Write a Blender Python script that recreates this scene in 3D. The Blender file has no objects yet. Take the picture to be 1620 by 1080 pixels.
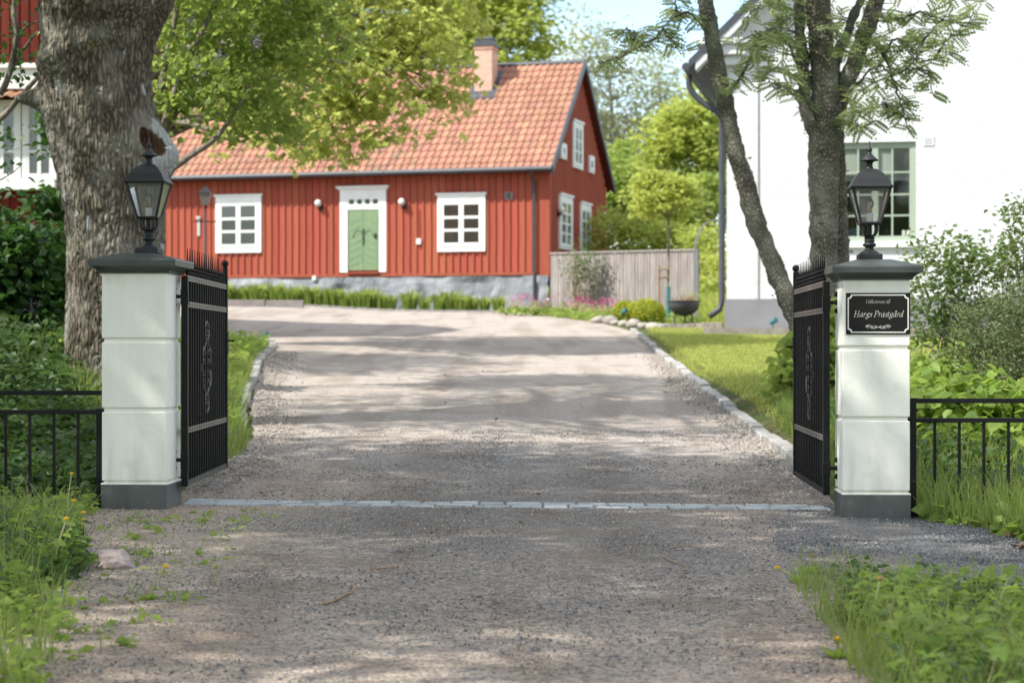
import bpy, bmesh, math, random
import numpy as np
from mathutils import Vector, Matrix, noise
random.seed(7)
RNG = np.random.default_rng(7)
C = bpy.context.scene.collection
S = bpy.context.scene
R = math.radians
PI = math.pi

# ---------------------------------------------------------------- camera, sky, sun, exposure
ZC = 1.11
cam_d = bpy.data.cameras.new('camera')
cam = bpy.data.objects.new('camera', cam_d); C.objects.link(cam)
cam.location = (0, 0, ZC); cam.rotation_euler = (R(90), 0, 0)
cam_d.lens = 70; cam_d.sensor_width = 36; cam_d.shift_y = 10 / 1620
cam_d.clip_start = 0.1; cam_d.clip_end = 2000
cam_d.dof.use_dof = True; cam_d.dof.focus_distance = 11.9; cam_d.dof.aperture_fstop = 3.5
S.camera = cam

TRAVEL = Vector((1.29, .67, -1.62)).normalized()
w = bpy.data.worlds.new('World'); S.world = w; w.use_nodes = True
wn = w.node_tree.nodes; wl = w.node_tree.links
sky = wn.new('ShaderNodeTexSky'); sky.sky_type = 'NISHITA'; sky.sun_disc = False
sky.sun_elevation = math.asin(-TRAVEL.z); sky.sun_rotation = math.atan2(-TRAVEL.x, -TRAVEL.y)
sky.air_density = 1.0; sky.dust_density = .25; sky.ozone_density = 1.6
bg = wn['Background']; bg.inputs['Strength'].default_value = 0.15
# broken white cloud over the blue
wtc = wn.new('ShaderNodeTexCoord'); wmp = wn.new('ShaderNodeMapping'); wmp.inputs['Scale'].default_value = (1, 1, 2.2); wmp.inputs['Location'].default_value = (3.7, .3, 1.9)
wno = wn.new('ShaderNodeTexNoise'); wno.inputs['Scale'].default_value = 3.2; wno.inputs['Detail'].default_value = 7; wno.inputs['Roughness'].default_value = .55
wrm = wn.new('ShaderNodeMapRange'); wrm.interpolation_type = 'SMOOTHSTEP'; wrm.inputs[1].default_value = .40; wrm.inputs[2].default_value = .62
wmx = wn.new('ShaderNodeMix'); wmx.data_type = 'RGBA'; wmx.inputs[7].default_value = (6.6, 6.5, 6.3, 1)
wl.new(wtc.outputs['Generated'], wmp.inputs[0]); wl.new(wmp.outputs[0], wno.inputs[0]); wl.new(wno.outputs[0], wrm.inputs[0])
wl.new(wrm.outputs[0], wmx.inputs[0]); wl.new(sky.outputs[0], wmx.inputs[6]); wl.new(wmx.outputs[2], bg.inputs[0])
sd = bpy.data.lights.new('sun', 'SUN'); sun = bpy.data.objects.new('sun', sd); C.objects.link(sun)
sd.energy = 3.7; sd.angle = R(0.7); sd.color = (1, .965, .90)
sun.rotation_euler = TRAVEL.to_track_quat('-Z', 'Y').to_euler()
sun.location = (-30, -15, 40)
S.view_settings.view_transform = 'Standard'; S.view_settings.look = 'None'
S.view_settings.gamma = 1; S.view_settings.use_curve_mapping = False
S.view_settings.exposure = 1.04
S.render.engine = 'CYCLES'
S.cycles.use_denoising = True
S.cycles.max_bounces = 8; S.cycles.diffuse_bounces = 4; S.cycles.transparent_max_bounces = 16
S.cycles.caustics_reflective = False; S.cycles.caustics_refractive = False

# ---------------------------------------------------------------- materials
def mat(name, c1, c2=None, scale=4, rough=.75, bump=0, bscale=40, metal=0, rand=None, amt=.25, spec=.4,
        c3=None, s3=.5, stretch=(1, 1, 1), detail=6, lo=.35, hi=.65, obj_coords=True, dist=.01, ramp3=(.52, .62)):
    m = bpy.data.materials.new(name); m.use_nodes = True
    n = m.node_tree.nodes; l = m.node_tree.links; b = n['Principled BSDF']
    b.inputs['Roughness'].default_value = rough; b.inputs['Metallic'].default_value = metal
    b.inputs['Specular IOR Level'].default_value = spec
    tc = n.new('ShaderNodeTexCoord'); mp = n.new('ShaderNodeMapping'); mp.inputs['Scale'].default_value = stretch
    l.new(tc.outputs['Object'], mp.inputs[0])
    def col(c): return (c[0], c[1], c[2], 1)
    out = None
    def mix(a, bb, fac):
        x = n.new('ShaderNodeMix'); x.data_type = 'RGBA'
        for s, v in ((x.inputs[6], a), (x.inputs[7], bb)):
            if isinstance(v, tuple): s.default_value = col(v)
            else: l.new(v, s)
        if isinstance(fac, float): x.inputs[0].default_value = fac
        else: l.new(fac, x.inputs[0])
        return x.outputs[2]
    def nz(sc, a, bb, det=detail):
        t = n.new('ShaderNodeTexNoise'); t.inputs['Scale'].default_value = sc; t.inputs['Detail'].default_value = det
        l.new(mp.outputs[0], t.inputs[0])
        r = n.new('ShaderNodeMapRange'); r.inputs[1].default_value = a; r.inputs[2].default_value = bb
        l.new(t.outputs[0], r.inputs[0]); return r.outputs[0]
    out = c1
    if c2: out = mix(c1, c2, nz(scale, lo, hi))
    if c3: out = mix(out, c3, nz(s3, ramp3[0], ramp3[1]))
    if rand:
        if rand == 'obj': src = n.new('ShaderNodeObjectInfo').outputs['Random']
        else: src = n.new('ShaderNodeNewGeometry').outputs['Random Per Island']
        hs = n.new('ShaderNodeHueSaturation'); r = n.new('ShaderNodeMapRange')
        r.inputs[3].default_value = 1 - amt; r.inputs[4].default_value = 1 + amt
        l.new(src, r.inputs[0]); l.new(r.outputs[0], hs.inputs['Value'])
        r2 = n.new('ShaderNodeMapRange'); r2.inputs[3].default_value = .5 - amt * .06; r2.inputs[4].default_value = .5 + amt * .06
        ma = n.new('ShaderNodeMath'); ma.operation = 'MULTIPLY'; ma.inputs[1].default_value = 7.31; l.new(src, ma.inputs[0])
        fr = n.new('ShaderNodeMath'); fr.operation = 'FRACT'; l.new(ma.outputs[0], fr.inputs[0])
        l.new(fr.outputs[0], r2.inputs[0]); l.new(r2.outputs[0], hs.inputs['Hue'])
        if isinstance(out, tuple): hs.inputs['Color'].default_value = col(out)
        else: l.new(out, hs.inputs['Color'])
        out = hs.outputs[0]
    if isinstance(out, tuple): b.inputs['Base Color'].default_value = col(out)
    else: l.new(out, b.inputs['Base Color'])
    if bump:
        t = n.new('ShaderNodeTexNoise'); t.inputs['Scale'].default_value = bscale; t.inputs['Detail'].default_value = 8
        l.new(mp.outputs[0], t.inputs[0])
        bp = n.new('ShaderNodeBump'); bp.inputs['Strength'].default_value = bump; bp.inputs['Distance'].default_value = dist
        l.new(t.outputs[0], bp.inputs['Height']); l.new(bp.outputs[0], b.inputs['Normal'])
    m['_out'] = 1
    return m

def leafmat(name, c1, c2, tr, amt=.3, rough=.5, scale=1.2, mixf=.42):
    """leaf blades: diffuse + light shining through, each leaf its own shade"""
    m = mat(name, c1, c2, scale=scale, rough=rough, rand='isl', amt=amt, spec=.35, detail=2)
    n = m.node_tree.nodes; l = m.node_tree.links
    b = n['Principled BSDF']; o = n['Material Output']
    t = n.new('ShaderNodeBsdfTranslucent'); t.inputs[0].default_value = (*tr, 1)
    x = n.new('ShaderNodeMixShader'); x.inputs[0].default_value = mixf
    l.new(b.outputs[0], x.inputs[1]); l.new(t.outputs[0], x.inputs[2]); l.new(x.outputs[0], o.inputs[0])
    return m

M = {}
M['white_paint'] = mat('white_paint', (.80, .80, .78), (.74, .74, .71), scale=3, rough=.55, bump=.15, bscale=60, dist=.002)
M['pillar_white'] = mat('pillar_white', (.84, .83, .74), (.79, .78, .69), scale=2.5, rough=.6, bump=.5, bscale=28, dist=.004,
                        c3=(.70, .69, .60), s3=6, ramp3=(.60, .80))
M['pillar_base'] = mat('pillar_base', (.075, .085, .078), (.10, .108, .10), scale=5, rough=.7, bump=.4, bscale=40, dist=.003,
                       c3=(.17, .16, .14), s3=9, ramp3=(.60, .78))
M['cap_grey'] = mat('cap_grey', (.040, .048, .045), (.055, .062, .058), scale=6, rough=.42, bump=.2, bscale=60, dist=.002, spec=.5)
M['black_iron'] = mat('black_iron', (.004, .0045, .005), (.007, .007, .0075), scale=20, rough=.5, spec=.22, bump=.25, bscale=90, dist=.001)
M['aged_iron'] = mat('aged_iron', (.21, .19, .175), (.12, .10, .09), scale=26, rough=.45, bump=.2, bscale=90, dist=.001, metal=.35)
M['lamp_black'] = mat('lamp_black', (.012, .013, .014), (.02, .021, .022), scale=8, rough=.5, spec=.3, bump=.1, bscale=120, dist=.001)
M['plastic_white'] = mat('plastic_white', (.7, .7, .68), rough=.4)
M['brass'] = mat('brass', (.75, .5, .2), rough=.3, metal=1.)
M['sign_black'] = mat('sign_black', (.010, .009, .008), rough=.5, spec=.2)
M['dark_scroll'] = mat('dark_scroll', (.075, .07, .065), (.04, .036, .033), scale=26, rough=.45, bump=.2, bscale=90, dist=.001, metal=.3)
M['door_iron'] = mat('door_iron', (.06, .09, .05), rough=.6)
M['sign_cream'] = mat('sign_cream', (.66, .66, .60), rough=.5)
M['kerb_stone'] = mat('kerb_stone', (.36, .345, .32), (.26, .25, .235), scale=9, rough=.85, bump=.6, bscale=40, rand='obj', amt=.14, dist=.008)
M['cobble'] = mat('cobble', (.27, .29, .295), (.36, .38, .385), scale=14, rough=.85, bump=.4, bscale=60, rand='obj', amt=.22, dist=.004)
M['rock'] = mat('rock', (.24, .19, .18), (.34, .28, .26), scale=6, rough=.85, bump=.7, bscale=20, dist=.02)
M['field_stone'] = mat('field_stone', (.34, .31, .27), (.24, .21, .18), scale=4, rough=.85, bump=.4, bscale=20, rand='obj', amt=.25, dist=.01)
M['falu_red'] = mat('falu_red', (.375, .098, .060), (.31, .076, .047), scale=2.2, rough=.9, bump=.4, bscale=60, stretch=(6, 6, .5), rand='obj', amt=.10, dist=.003, spec=.15)
M['falu_red_dark'] = mat('falu_red_dark', (.17, .030, .022), (.13, .022, .016), scale=2.2, rough=.9, bump=.4, bscale=60, stretch=(6, 6, .5), rand='obj', amt=.12, dist=.003, spec=.15)  # the same red, darkened to carry the shade on the outbuilding
M['tile'] = mat('tile', (.39, .19, .12), (.29, .15, .105), scale=7, rough=.8, bump=.3, bscale=50, rand='obj', amt=.17, c3=(.20, .135, .095), s3=2.2, ramp3=(.50, .68), dist=.004, spec=.2)
M['tile_isl'] = mat('tile_isl', (.39, .19, .12), (.29, .15, .105), scale=7, rough=.8, bump=.3, bscale=50, rand='isl', amt=.17, c3=(.20, .135, .095), s3=2.2, ramp3=(.50, .68), dist=.004, spec=.2)
M['door_green'] = mat('door_green', (.185, .265, .14), (.16, .235, .125), scale=3, rough=.6, bump=.2, bscale=30, dist=.002, stretch=(4, 4, .5))
M['sage'] = mat('sage', (.33, .39, .31), rough=.5)
M['found_grey'] = mat('found_grey', (.17, .18, .195), (.33, .34, .36), scale=1.7, rough=.95, bump=.7, bscale=14, dist=.03)
M['plinth_grey'] = mat('plinth_grey', (.19, .19, .20), (.23, .23, .24), scale=2, rough=.9, bump=.3, bscale=20, dist=.01)
M['render_white'] = mat('render_white', (.66, .665, .675), (.59, .595, .60), scale=.9, rough=.9, bump=.7, bscale=5, dist=.03, c3=(.52, .52, .50), s3=1.7, ramp3=(.60, .80))
M['roof_sheet'] = mat('roof_sheet', (.045, .05, .06), (.06, .065, .075), scale=3, rough=.5)
M['fence_wood'] = mat('fence_wood', (.38, .34, .32), (.27, .235, .22), scale=3, rough=.9, bump=.3, bscale=40, rand='isl', amt=.16, stretch=(5, 5, .6), dist=.004, spec=.15)
M['bowl'] = mat('bowl', (.05, .052, .058), (.08, .08, .085), scale=5, rough=.55, metal=.3)
M['teal'] = mat('teal', (.03, .16, .17), rough=.5)
M['dirt'] = mat('dirt', (.10, .075, .05), (.16, .12, .085), scale=6, rough=1, bump=.6, bscale=30, dist=.02)
M['stake'] = mat('stake', (.30, .22, .14), (.22, .16, .11), scale=10, rough=.9)
M['twig'] = mat('twig', (.34, .24, .14), (.22, .15, .09), scale=30, rough=.9)
M['room_dark'] = mat('room_dark', (.085, .10, .07), rough=.9)  # unlit interiors and green tree reflections put into the colour
M['curtain'] = mat('curtain', (.42, .43, .40), (.5, .5, .47), scale=30, rough=.9, stretch=(1, 1, .02))
M['curtain_white'] = mat('curtain_white', (.72, .73, .75), (.5, .52, .56), scale=12, rough=.9, stretch=(1, 1, .03), lo=.3, hi=.7)
M['curtain_tan'] = mat('curtain_tan', (.62, .49, .40), (.54, .43, .35), scale=20, rough=.9, stretch=(1, 1, .05))
M['pot_blue'] = mat('pot_blue', (.12, .22, .32), rough=.4)
M['candle'] = mat('candle', (.8, .78, .72), rough=.5)
M['petal_pink'] = leafmat('petal_pink', (.60, .05, .22), (.66, .12, .34), (.6, .08, .28))
M['petal_yellow'] = mat('petal_yellow', (.80, .58, .03), (.75, .42, .02), scale=60, rough=.7)
M['petal_lilac'] = leafmat('petal_lilac', (.42, .30, .50), (.50, .40, .58), (.4, .3, .5))
M['seed_brown'] = mat('seed_brown', (.30, .16, .07), rough=.9)
M['stem_pale'] = mat('stem_pale', (.32, .36, .16), (.40, .33, .20), scale=8, rough=.6)
M['dead_leaf'] = mat('dead_leaf', (.17, .095, .05), (.26, .17, .10), scale=9, rough=.9, rand='isl', amt=.4)
M['lichen'] = mat('lichen', (.20, .215, .15), (.12, .125, .08), scale=18, rough=1, rand='isl', amt=.3)
# rain streaks and soil splash on the pillars
def weathered(m, amt=.5, col=(.30, .27, .19), zlo=.20, zhi=.62):
    n = m.node_tree.nodes; l = m.node_tree.links; b = n['Principled BSDF']; src = b.inputs['Base Color'].links[0].from_socket
    tc = n.new('ShaderNodeTexCoord'); sp = n.new('ShaderNodeSeparateXYZ'); l.new(tc.outputs['Object'], sp.inputs[0])
    r = n.new('ShaderNodeMapRange'); r.interpolation_type = 'SMOOTHSTEP'; l.new(sp.outputs[2], r.inputs[0]); r.inputs[1].default_value = zhi; r.inputs[2].default_value = zlo
    mp = n.new('ShaderNodeMapping'); mp.inputs['Scale'].default_value = (14, 14, 1.6); l.new(tc.outputs['Object'], mp.inputs[0])
    t = n.new('ShaderNodeTexNoise'); t.inputs['Scale'].default_value = 1; t.inputs['Detail'].default_value = 7; l.new(mp.outputs[0], t.inputs[0])
    r2 = n.new('ShaderNodeMapRange'); r2.inputs[1].default_value = .45; r2.inputs[2].default_value = .75; l.new(t.outputs[0], r2.inputs[0])
    a = n.new('ShaderNodeMath'); a.operation = 'MULTIPLY_ADD'; l.new(r.outputs[0], a.inputs[0]); a.inputs[1].default_value = .8; a.inputs[2].default_value = .22
    f = n.new('ShaderNodeMath'); f.operation = 'MULTIPLY'; l.new(a.outputs[0], f.inputs[0]); l.new(r2.outputs[0], f.inputs[1])
    f2 = n.new('ShaderNodeMath'); f2.operation = 'MULTIPLY'; l.new(f.outputs[0], f2.inputs[0]); f2.inputs[1].default_value = amt
    x = n.new('ShaderNodeMix'); x.data_type = 'RGBA'; l.new(f2.outputs[0], x.inputs[0]); l.new(src, x.inputs[6]); x.inputs[7].default_value = (*col, 1)
    l.new(x.outputs[2], b.inputs['Base Color'])
weathered(M['pillar_white'], .38); weathered(M['pillar_base'], .8, (.20, .17, .13), -.05, .15); weathered(M['render_white'], .5, (.36, .35, .30), .5, 1.8)
# brick chimney
def brickmat():
    m = bpy.data.materials.new('brick'); m.use_nodes = True
    n = m.node_tree.nodes; l = m.node_tree.links; b = n['Principled BSDF']; b.inputs['Roughness'].default_value = .9
    tc = n.new('ShaderNodeTexCoord'); sp = n.new('ShaderNodeSeparateXYZ'); l.new(tc.outputs['Object'], sp.inputs[0])
    ad = n.new('ShaderNodeMath'); l.new(sp.outputs[0], ad.inputs[0]); l.new(sp.outputs[1], ad.inputs[1])
    cb = n.new('ShaderNodeCombineXYZ'); l.new(ad.outputs[0], cb.inputs[0]); l.new(sp.outputs[2], cb.inputs[1])
    br = n.new('ShaderNodeTexBrick'); br.inputs['Scale'].default_value = 1; br.inputs['Brick Width'].default_value = .25
    br.inputs['Row Height'].default_value = .075; br.inputs['Mortar Size'].default_value = .008
    br.inputs['Color1'].default_value = (.54, .30, .20, 1); br.inputs['Color2'].default_value = (.64, .39, .28, 1)
    br.inputs['Mortar'].default_value = (.50, .42, .35, 1)
    l.new(cb.outputs[0], br.inputs[0]); l.new(br.outputs[0], b.inputs['Base Color'])
    bp = n.new('ShaderNodeBump'); bp.inputs['Distance'].default_value = .01; l.new(br.outputs['Fac'], bp.inputs['Height']); bp.invert = True
    l.new(bp.outputs[0], b.inputs['Normal']); return m
M['brick'] = brickmat()
def glassmat(name, base, rough=.04):
    """window pane seen from outside: dark, mirror-like at grazing angles, still see-through"""
    m = bpy.data.materials.new(name); m.use_nodes = True
    n = m.node_tree.nodes; l = m.node_tree.links; o = n['Material Output']; n.remove(n['Principled BSDF'])
    tr = n.new('ShaderNodeBsdfTransparent'); tr.inputs[0].default_value = (*base, 1)
    gl = n.new('ShaderNodeBsdfGlossy'); gl.inputs['Roughness'].default_value = rough
    fr = n.new('ShaderNodeFresnel'); fr.inputs[0].default_value = 1.75
    x = n.new('ShaderNodeMixShader'); l.new(fr.outputs[0], x.inputs[0]); l.new(tr.outputs[0], x.inputs[1]); l.new(gl.outputs[0], x.inputs[2])
    l.new(x.outputs[0], o.inputs[0]); return m
M['pane'] = glassmat('pane', (.80, .84, .80)); M['lamp_glass'] = glassmat('lamp_glass', (.93, .93, .91), .08)
def dusty(m):
    n = m.node_tree.nodes; l = m.node_tree.links; o = n['Material Output']; src = o.inputs[0].links[0].from_socket
    d = n.new('ShaderNodeBsdfDiffuse'); d.inputs[0].default_value = (.6, .6, .57, 1); t = n.new('ShaderNodeBsdfTranslucent'); t.inputs[0].default_value = (.6, .6, .57, 1)
    a = n.new('ShaderNodeMixShader'); l.new(d.outputs[0], a.inputs[1]); l.new(t.outputs[0], a.inputs[2])
    x = n.new('ShaderNodeMixShader'); x.inputs[0].default_value = .22; l.new(src, x.inputs[1]); l.new(a.outputs[0], x.inputs[2]); l.new(x.outputs[0], o.inputs[0])
M['lamp_pane'] = glassmat('lamp_pane', (.93, .93, .91), .08); dusty(M['lamp_pane'])

# bark: furrows follow the stem
def barkmat(name, ca, cb, cc, sx, sz, strength=1.0, dist=.03, moss=None):
    m = bpy.data.materials.new(name); m.use_nodes = True
    n = m.node_tree.nodes; l = m.node_tree.links; b = n['Principled BSDF']; b.inputs['Roughness'].default_value = .95
    b.inputs['Specular IOR Level'].default_value = .15
    tc = n.new('ShaderNodeTexCoord'); mp = n.new('ShaderNodeMapping'); mp.inputs['Scale'].default_value = (sx, sx, sz)
    l.new(tc.outputs['Object'], mp.inputs[0])
    nn = n.new('ShaderNodeTexNoise'); nn.inputs['Scale'].default_value = 2; nn.inputs['Detail'].default_value = 4; l.new(mp.outputs[0], nn.inputs[0])
    ms = n.new('ShaderNodeMix'); ms.data_type = 'RGBA'; ms.inputs[0].default_value = .12
    l.new(mp.outputs[0], ms.inputs[6]); l.new(nn.outputs['Color'], ms.inputs[7])
    vo = n.new('ShaderNodeTexVoronoi'); vo.feature = 'DISTANCE_TO_EDGE'; vo.inputs['Scale'].default_value = 1.15; l.new(ms.outputs[2], vo.inputs[0])
    r = n.new('ShaderNodeMapRange'); r.inputs[1].default_value = 0; r.inputs[2].default_value = .28; l.new(vo.outputs[0], r.inputs[0])
    c = n.new('ShaderNodeMix'); c.data_type = 'RGBA'; c.inputs[6].default_value = (*ca, 1); c.inputs[7].default_value = (*cb, 1); l.new(r.outputs[0], c.inputs[0])
    n2 = n.new('ShaderNodeTexNoise'); n2.inputs['Scale'].default_value = 2.2; n2.inputs['Detail'].default_value = 8; l.new(tc.outputs['Object'], n2.inputs[0])
    r2 = n.new('ShaderNodeMapRange'); r2.inputs[1].default_value = .45; r2.inputs[2].default_value = .7; l.new(n2.outputs[0], r2.inputs[0])
    c2 = n.new('ShaderNodeMix'); c2.data_type = 'RGBA'; l.new(c.outputs[2], c2.inputs[6]); c2.inputs[7].default_value = (*cc, 1); l.new(r2.outputs[0], c2.inputs[0])
    l.new(c2.outputs[2], b.inputs['Base Color'])
    n3 = n.new('ShaderNodeTexNoise'); n3.inputs['Scale'].default_value = 30; n3.inputs['Detail'].default_value = 6; l.new(tc.outputs['Object'], n3.inputs[0])
    ad = n.new('ShaderNodeMath'); ad.operation = 'MULTIPLY_ADD'; l.new(n3.outputs[0], ad.inputs[0]); ad.inputs[1].default_value = .35; l.new(r.outputs[0], ad.inputs[2])
    bp = n.new('ShaderNodeBump'); bp.inputs['Strength'].default_value = strength; bp.inputs['Distance'].default_value = dist
    l.new(ad.outputs[0], bp.inputs['Height']); l.new(bp.outputs[0], b.inputs['Normal'])
    return m
M['bark_big'] = barkmat('bark_big', (.055, .045, .032), (.18, .155, .115), (.29, .27, .225), 22, 5.0, .9, .02)
M['bark_rowan'] = barkmat('bark_rowan', (.075, .068, .05), (.22, .205, .155), (.30, .30, .23), 34, 17, 1, .02)
M['bark_plain'] = barkmat('bark_plain', (.12, .10, .08), (.22, .185, .15), (.28, .25, .2), 12, 4, .7, .015)
M['bark_pale'] = barkmat('bark_pale', (.30, .27, .24), (.42, .39, .35), (.36, .33, .3), 6, 2, .5, .02)

# ---------------------------------------------------------------- object helpers
def tag(o, label=None, cat=None, group=None, kind=None):
    if label: o['label'] = label
    if cat: o['category'] = cat
    if group: o['group'] = group
    if kind: o['kind'] = kind
    return o
def empty(name, loc=(0, 0, 0), rz=0, label=None, cat=None, group=None, parent=None, kind=None):
    o = bpy.data.objects.new(name, None); C.objects.link(o); o.location = loc; o.rotation_euler = (0, 0, rz)
    o.empty_display_size = .2
    if parent: o.parent = parent
    return tag(o, label, cat, group, kind)
def link(name, me, m=None, parent=None, **k):
    if m is not None and not me.materials: me.materials.append(M[m] if isinstance(m, str) else m)
    o = bpy.data.objects.new(name, me); C.objects.link(o)
    if parent: o.parent = parent
    return tag(o, **k)
def npmesh(name, V, F, smooth=False):
    """V (n,3), F (m,k) all faces with k corners"""
    V = np.ascontiguousarray(V, dtype=np.float32); F = np.ascontiguousarray(F, dtype=np.int32)
    me = bpy.data.meshes.new(name); k = F.shape[1]
    me.vertices.add(len(V)); me.vertices.foreach_set('co', V.ravel())
    me.loops.add(F.size); me.loops.foreach_set('vertex_index', F.ravel())
    me.polygons.add(len(F)); me.polygons.foreach_set('loop_start', np.arange(0, F.size, k, dtype=np.int32))
    me.polygons.foreach_set('use_smooth', np.full(len(F), smooth))
    me.update(calc_edges=True)
    return me
def copy_tree(o, parent=None):
    c = o.copy(); C.objects.link(c); c.parent = parent
    for ch in list(o.children): copy_tree(ch, c)
    return c

class MB:
    def __init__(s): s.v = []; s.f = []; s.sm = False
    def add(s, vs, fs):
        b = len(s.v); s.v += [tuple(v) for v in vs]; s.f += [tuple(i + b for i in f) for f in fs]; return s
    def box(s, x0, x1, y0, y1, z0, z1, T=None):
        vs = [(x, y, z) for z in (z0, z1) for y in (y0, y1) for x in (x0, x1)]
        if T: vs = [T(*v) for v in vs]
        return s.add(vs, [(0, 2, 3, 1), (4, 5, 7, 6), (0, 1, 5, 4), (2, 6, 7, 3), (0, 4, 6, 2), (1, 3, 7, 5)])
    def quad(s, a, b, c, d): return s.add([a, b, c, d], [(0, 1, 2, 3)])
    def rings(s, rings, cap=True):
        n = len(rings[0]); vs = [v for r in rings for v in r]; fs = []
        for i in range(len(rings) - 1):
            for j in range(n):
                a = i * n + j; b = i * n + (j + 1) % n; fs.append((a, b, b + n, a + n))
        if cap: fs.append(tuple(range(n))[::-1]); fs.append(tuple((len(rings) - 1) * n + j for j in range(n)))
        return s.add(vs, fs)
    def tube(s, pts, rad, n=8, cap=True):
        pts = [Vector(p) for p in pts]; rs = []; prev = None
        for i, p in enumerate(pts):
            d = (pts[min(i + 1, len(pts) - 1)] - pts[max(i - 1, 0)])
            d = d.normalized() if d.length > 1e-9 else Vector((0, 0, 1))
            if prev is None:
                a = Vector((1, 0, 0)) if abs(d.x) < .8 else Vector((0, 1, 0)); u = (a - d * a.dot(d)).normalized()
            else: u = (prev - d * prev.dot(d)).normalized()
            prev = u; vv = d.cross(u); r = rad[i] if hasattr(rad, '__len__') else rad
            rs.append([tuple(p + (u * math.cos(t) + vv * math.sin(t)) * r) for t in (2 * PI * k / n for k in range(n))])
        return s.rings(rs, cap)
    def lathe(s, prof, c=(0, 0), n=16):
        return s.rings([[(c[0] + r * math.cos(2 * PI * k / n), c[1] + r * math.sin(2 * PI * k / n), z) for k in range(n)] for r, z in prof])
    def square(s, prof, c=(0, 0)):
        return s.rings([[(c[0] + r * a, c[1] + r * b, z) for a, b in ((-1, -1), (1, -1), (1, 1), (-1, 1))] for r, z in prof])
    def ball(s, c, r, n=8, m=5, sq=1):
        return s.rings([[(c[0] + r * math.sin(t) * math.cos(2 * PI * k / n), c[1] + r * math.sin(t) * math.sin(2 * PI * k / n), c[2] - r * sq * math.cos(t)) for k in range(n)] for t in [PI * (i + .15) / (m + .3) for i in range(m + 1)]])
    def mesh(s, name, bevel=0, seg=2, smooth=False, angle=None):
        me = bpy.data.meshes.new(name); me.from_pydata(s.v, [], s.f)
        bm = bmesh.new(); bm.from_mesh(me)
        bmesh.ops.recalc_face_normals(bm, faces=bm.faces)
        if bevel: bmesh.ops.bevel(bm, geom=list(bm.edges), offset=bevel, segments=seg, affect='EDGES', profile=.5)
        bm.to_mesh(me); bm.free()
        if smooth or angle:
            me.polygons.foreach_set('use_smooth', [True] * len(me.polygons))
            if angle:
                try: me.set_sharp_from_angle(angle=R(angle))
                except Exception: pass
        me.update(); return me
    def build(s, name, m, parent=None, bevel=0, seg=2, smooth=False, angle=None, **k):
        return link(name, s.mesh(name, bevel, seg, smooth, angle), m, parent, **k)

def catmull(P, n=6, closed=False):
    P = [Vector(p) for p in P]; out = []; N = len(P)
    rng = range(N if closed else N - 1)
    for i in rng:
        if closed: a, b, c, d = P[i - 1], P[i], P[(i + 1) % N], P[(i + 2) % N]
        else: a, b, c, d = P[max(i - 1, 0)], P[i], P[i + 1], P[min(i + 2, N - 1)]
        for k in range(n):
            t = k / n; out.append(.5 * ((2 * b) + (c - a) * t + (2 * a - 5 * b + 4 * c - d) * t * t + (3 * b - a - 3 * c + d) * t ** 3))
    out.append(P[0] if closed else P[-1]); return out

# ---------------------------------------------------------------- terrain
def sm(x): x = np.clip(x, 0, 1); return x * x * (3 - 2 * x)
def g(X, Y):
    X = np.asarray(X, float); Y = np.asarray(Y, float)
    t = Y - 14.2
    p = .0496 * .5 * (t + np.sqrt(t * t + .8))
    far = np.maximum(Y - 62, 0); p = p - .036 * far
    z = p - .012 - .009 * np.clip(X, -14, 12)
    z = z + .88 * sm((-X - 2.9) / 2.6) * sm((Y - 13.9) / 4.5) * (1 - sm((Y - 26) / 10))
    z = z + .14 * sm((-X - 3) / 4) * sm((Y - 40) / 12)
    z = z + .10 * sm((X - 2.55 - .012 * (Y - 15)) / .12) * sm((Y - 14.3) / 1.0) * (1 - sm((Y - 44.3) / 1))
    z = z + .25 * sm((X - 3.6) / 3) * sm((Y - 14) / 5) * (1 - sm((Y - 32) / 8))
    z = z - .06 * sm((Y - 0) / 3) * (1 - sm((Y - 4) / 9))
    return z
def gz(x, y): return float(g(x, y))
def at(px, py, Y): return Vector(((px - 810) * Y / 3150, Y, ZC + (550 - py) * Y / 3150))
# ---------------------------------------------------------------- ground sheet
def gridmesh(name, xs, ys, dz=0, jitter=0):
    XX, YY = np.meshgrid(xs, ys); ZZ = g(XX, YY) + dz
    if jitter: ZZ = ZZ + RNG.normal(0, jitter, ZZ.shape)
    V = np.stack([XX.ravel(), YY.ravel(), ZZ.ravel()], 1); nx, ny = len(xs), len(ys)
    a = (np.arange(ny - 1)[:, None] * nx + np.arange(nx - 1)[None, :]).ravel()
    return npmesh(name, V, np.stack([a, a + 1, a + nx + 1, a + nx], 1), True)
def groundmat():
    m = mat('ground', (.055, .085, .025), (.10, .085, .045), scale=1.6, rough=1, bump=.8, bscale=12, c3=(.10, .13, .035), s3=.35, dist=.05, spec=.1)
    return m
M['ground'] = groundmat()
xs = np.concatenate([np.linspace(-900, -40, 18), np.linspace(-36, -9, 28), np.arange(-8.5, 8.6, .25), np.linspace(9, 36, 28), np.linspace(40, 900, 18)])
ys = np.concatenate([np.linspace(-300, -10, 12), np.arange(-8, 62, .35), np.linspace(63, 110, 30), np.linspace(130, 1400, 16)])
gm = gridmesh('ground', xs, ys)
co = np.empty(len(gm.vertices) * 3, np.float32); gm.vertices.foreach_get('co', co); co = co.reshape(-1, 3)
co[:, 2] = np.where(co[:, 1] > 100, np.maximum(co[:, 2], -2), co[:, 2]); gm.vertices.foreach_set('co', co.ravel()); gm.update()
link('ground', gm, 'ground', kind='structure')

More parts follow.
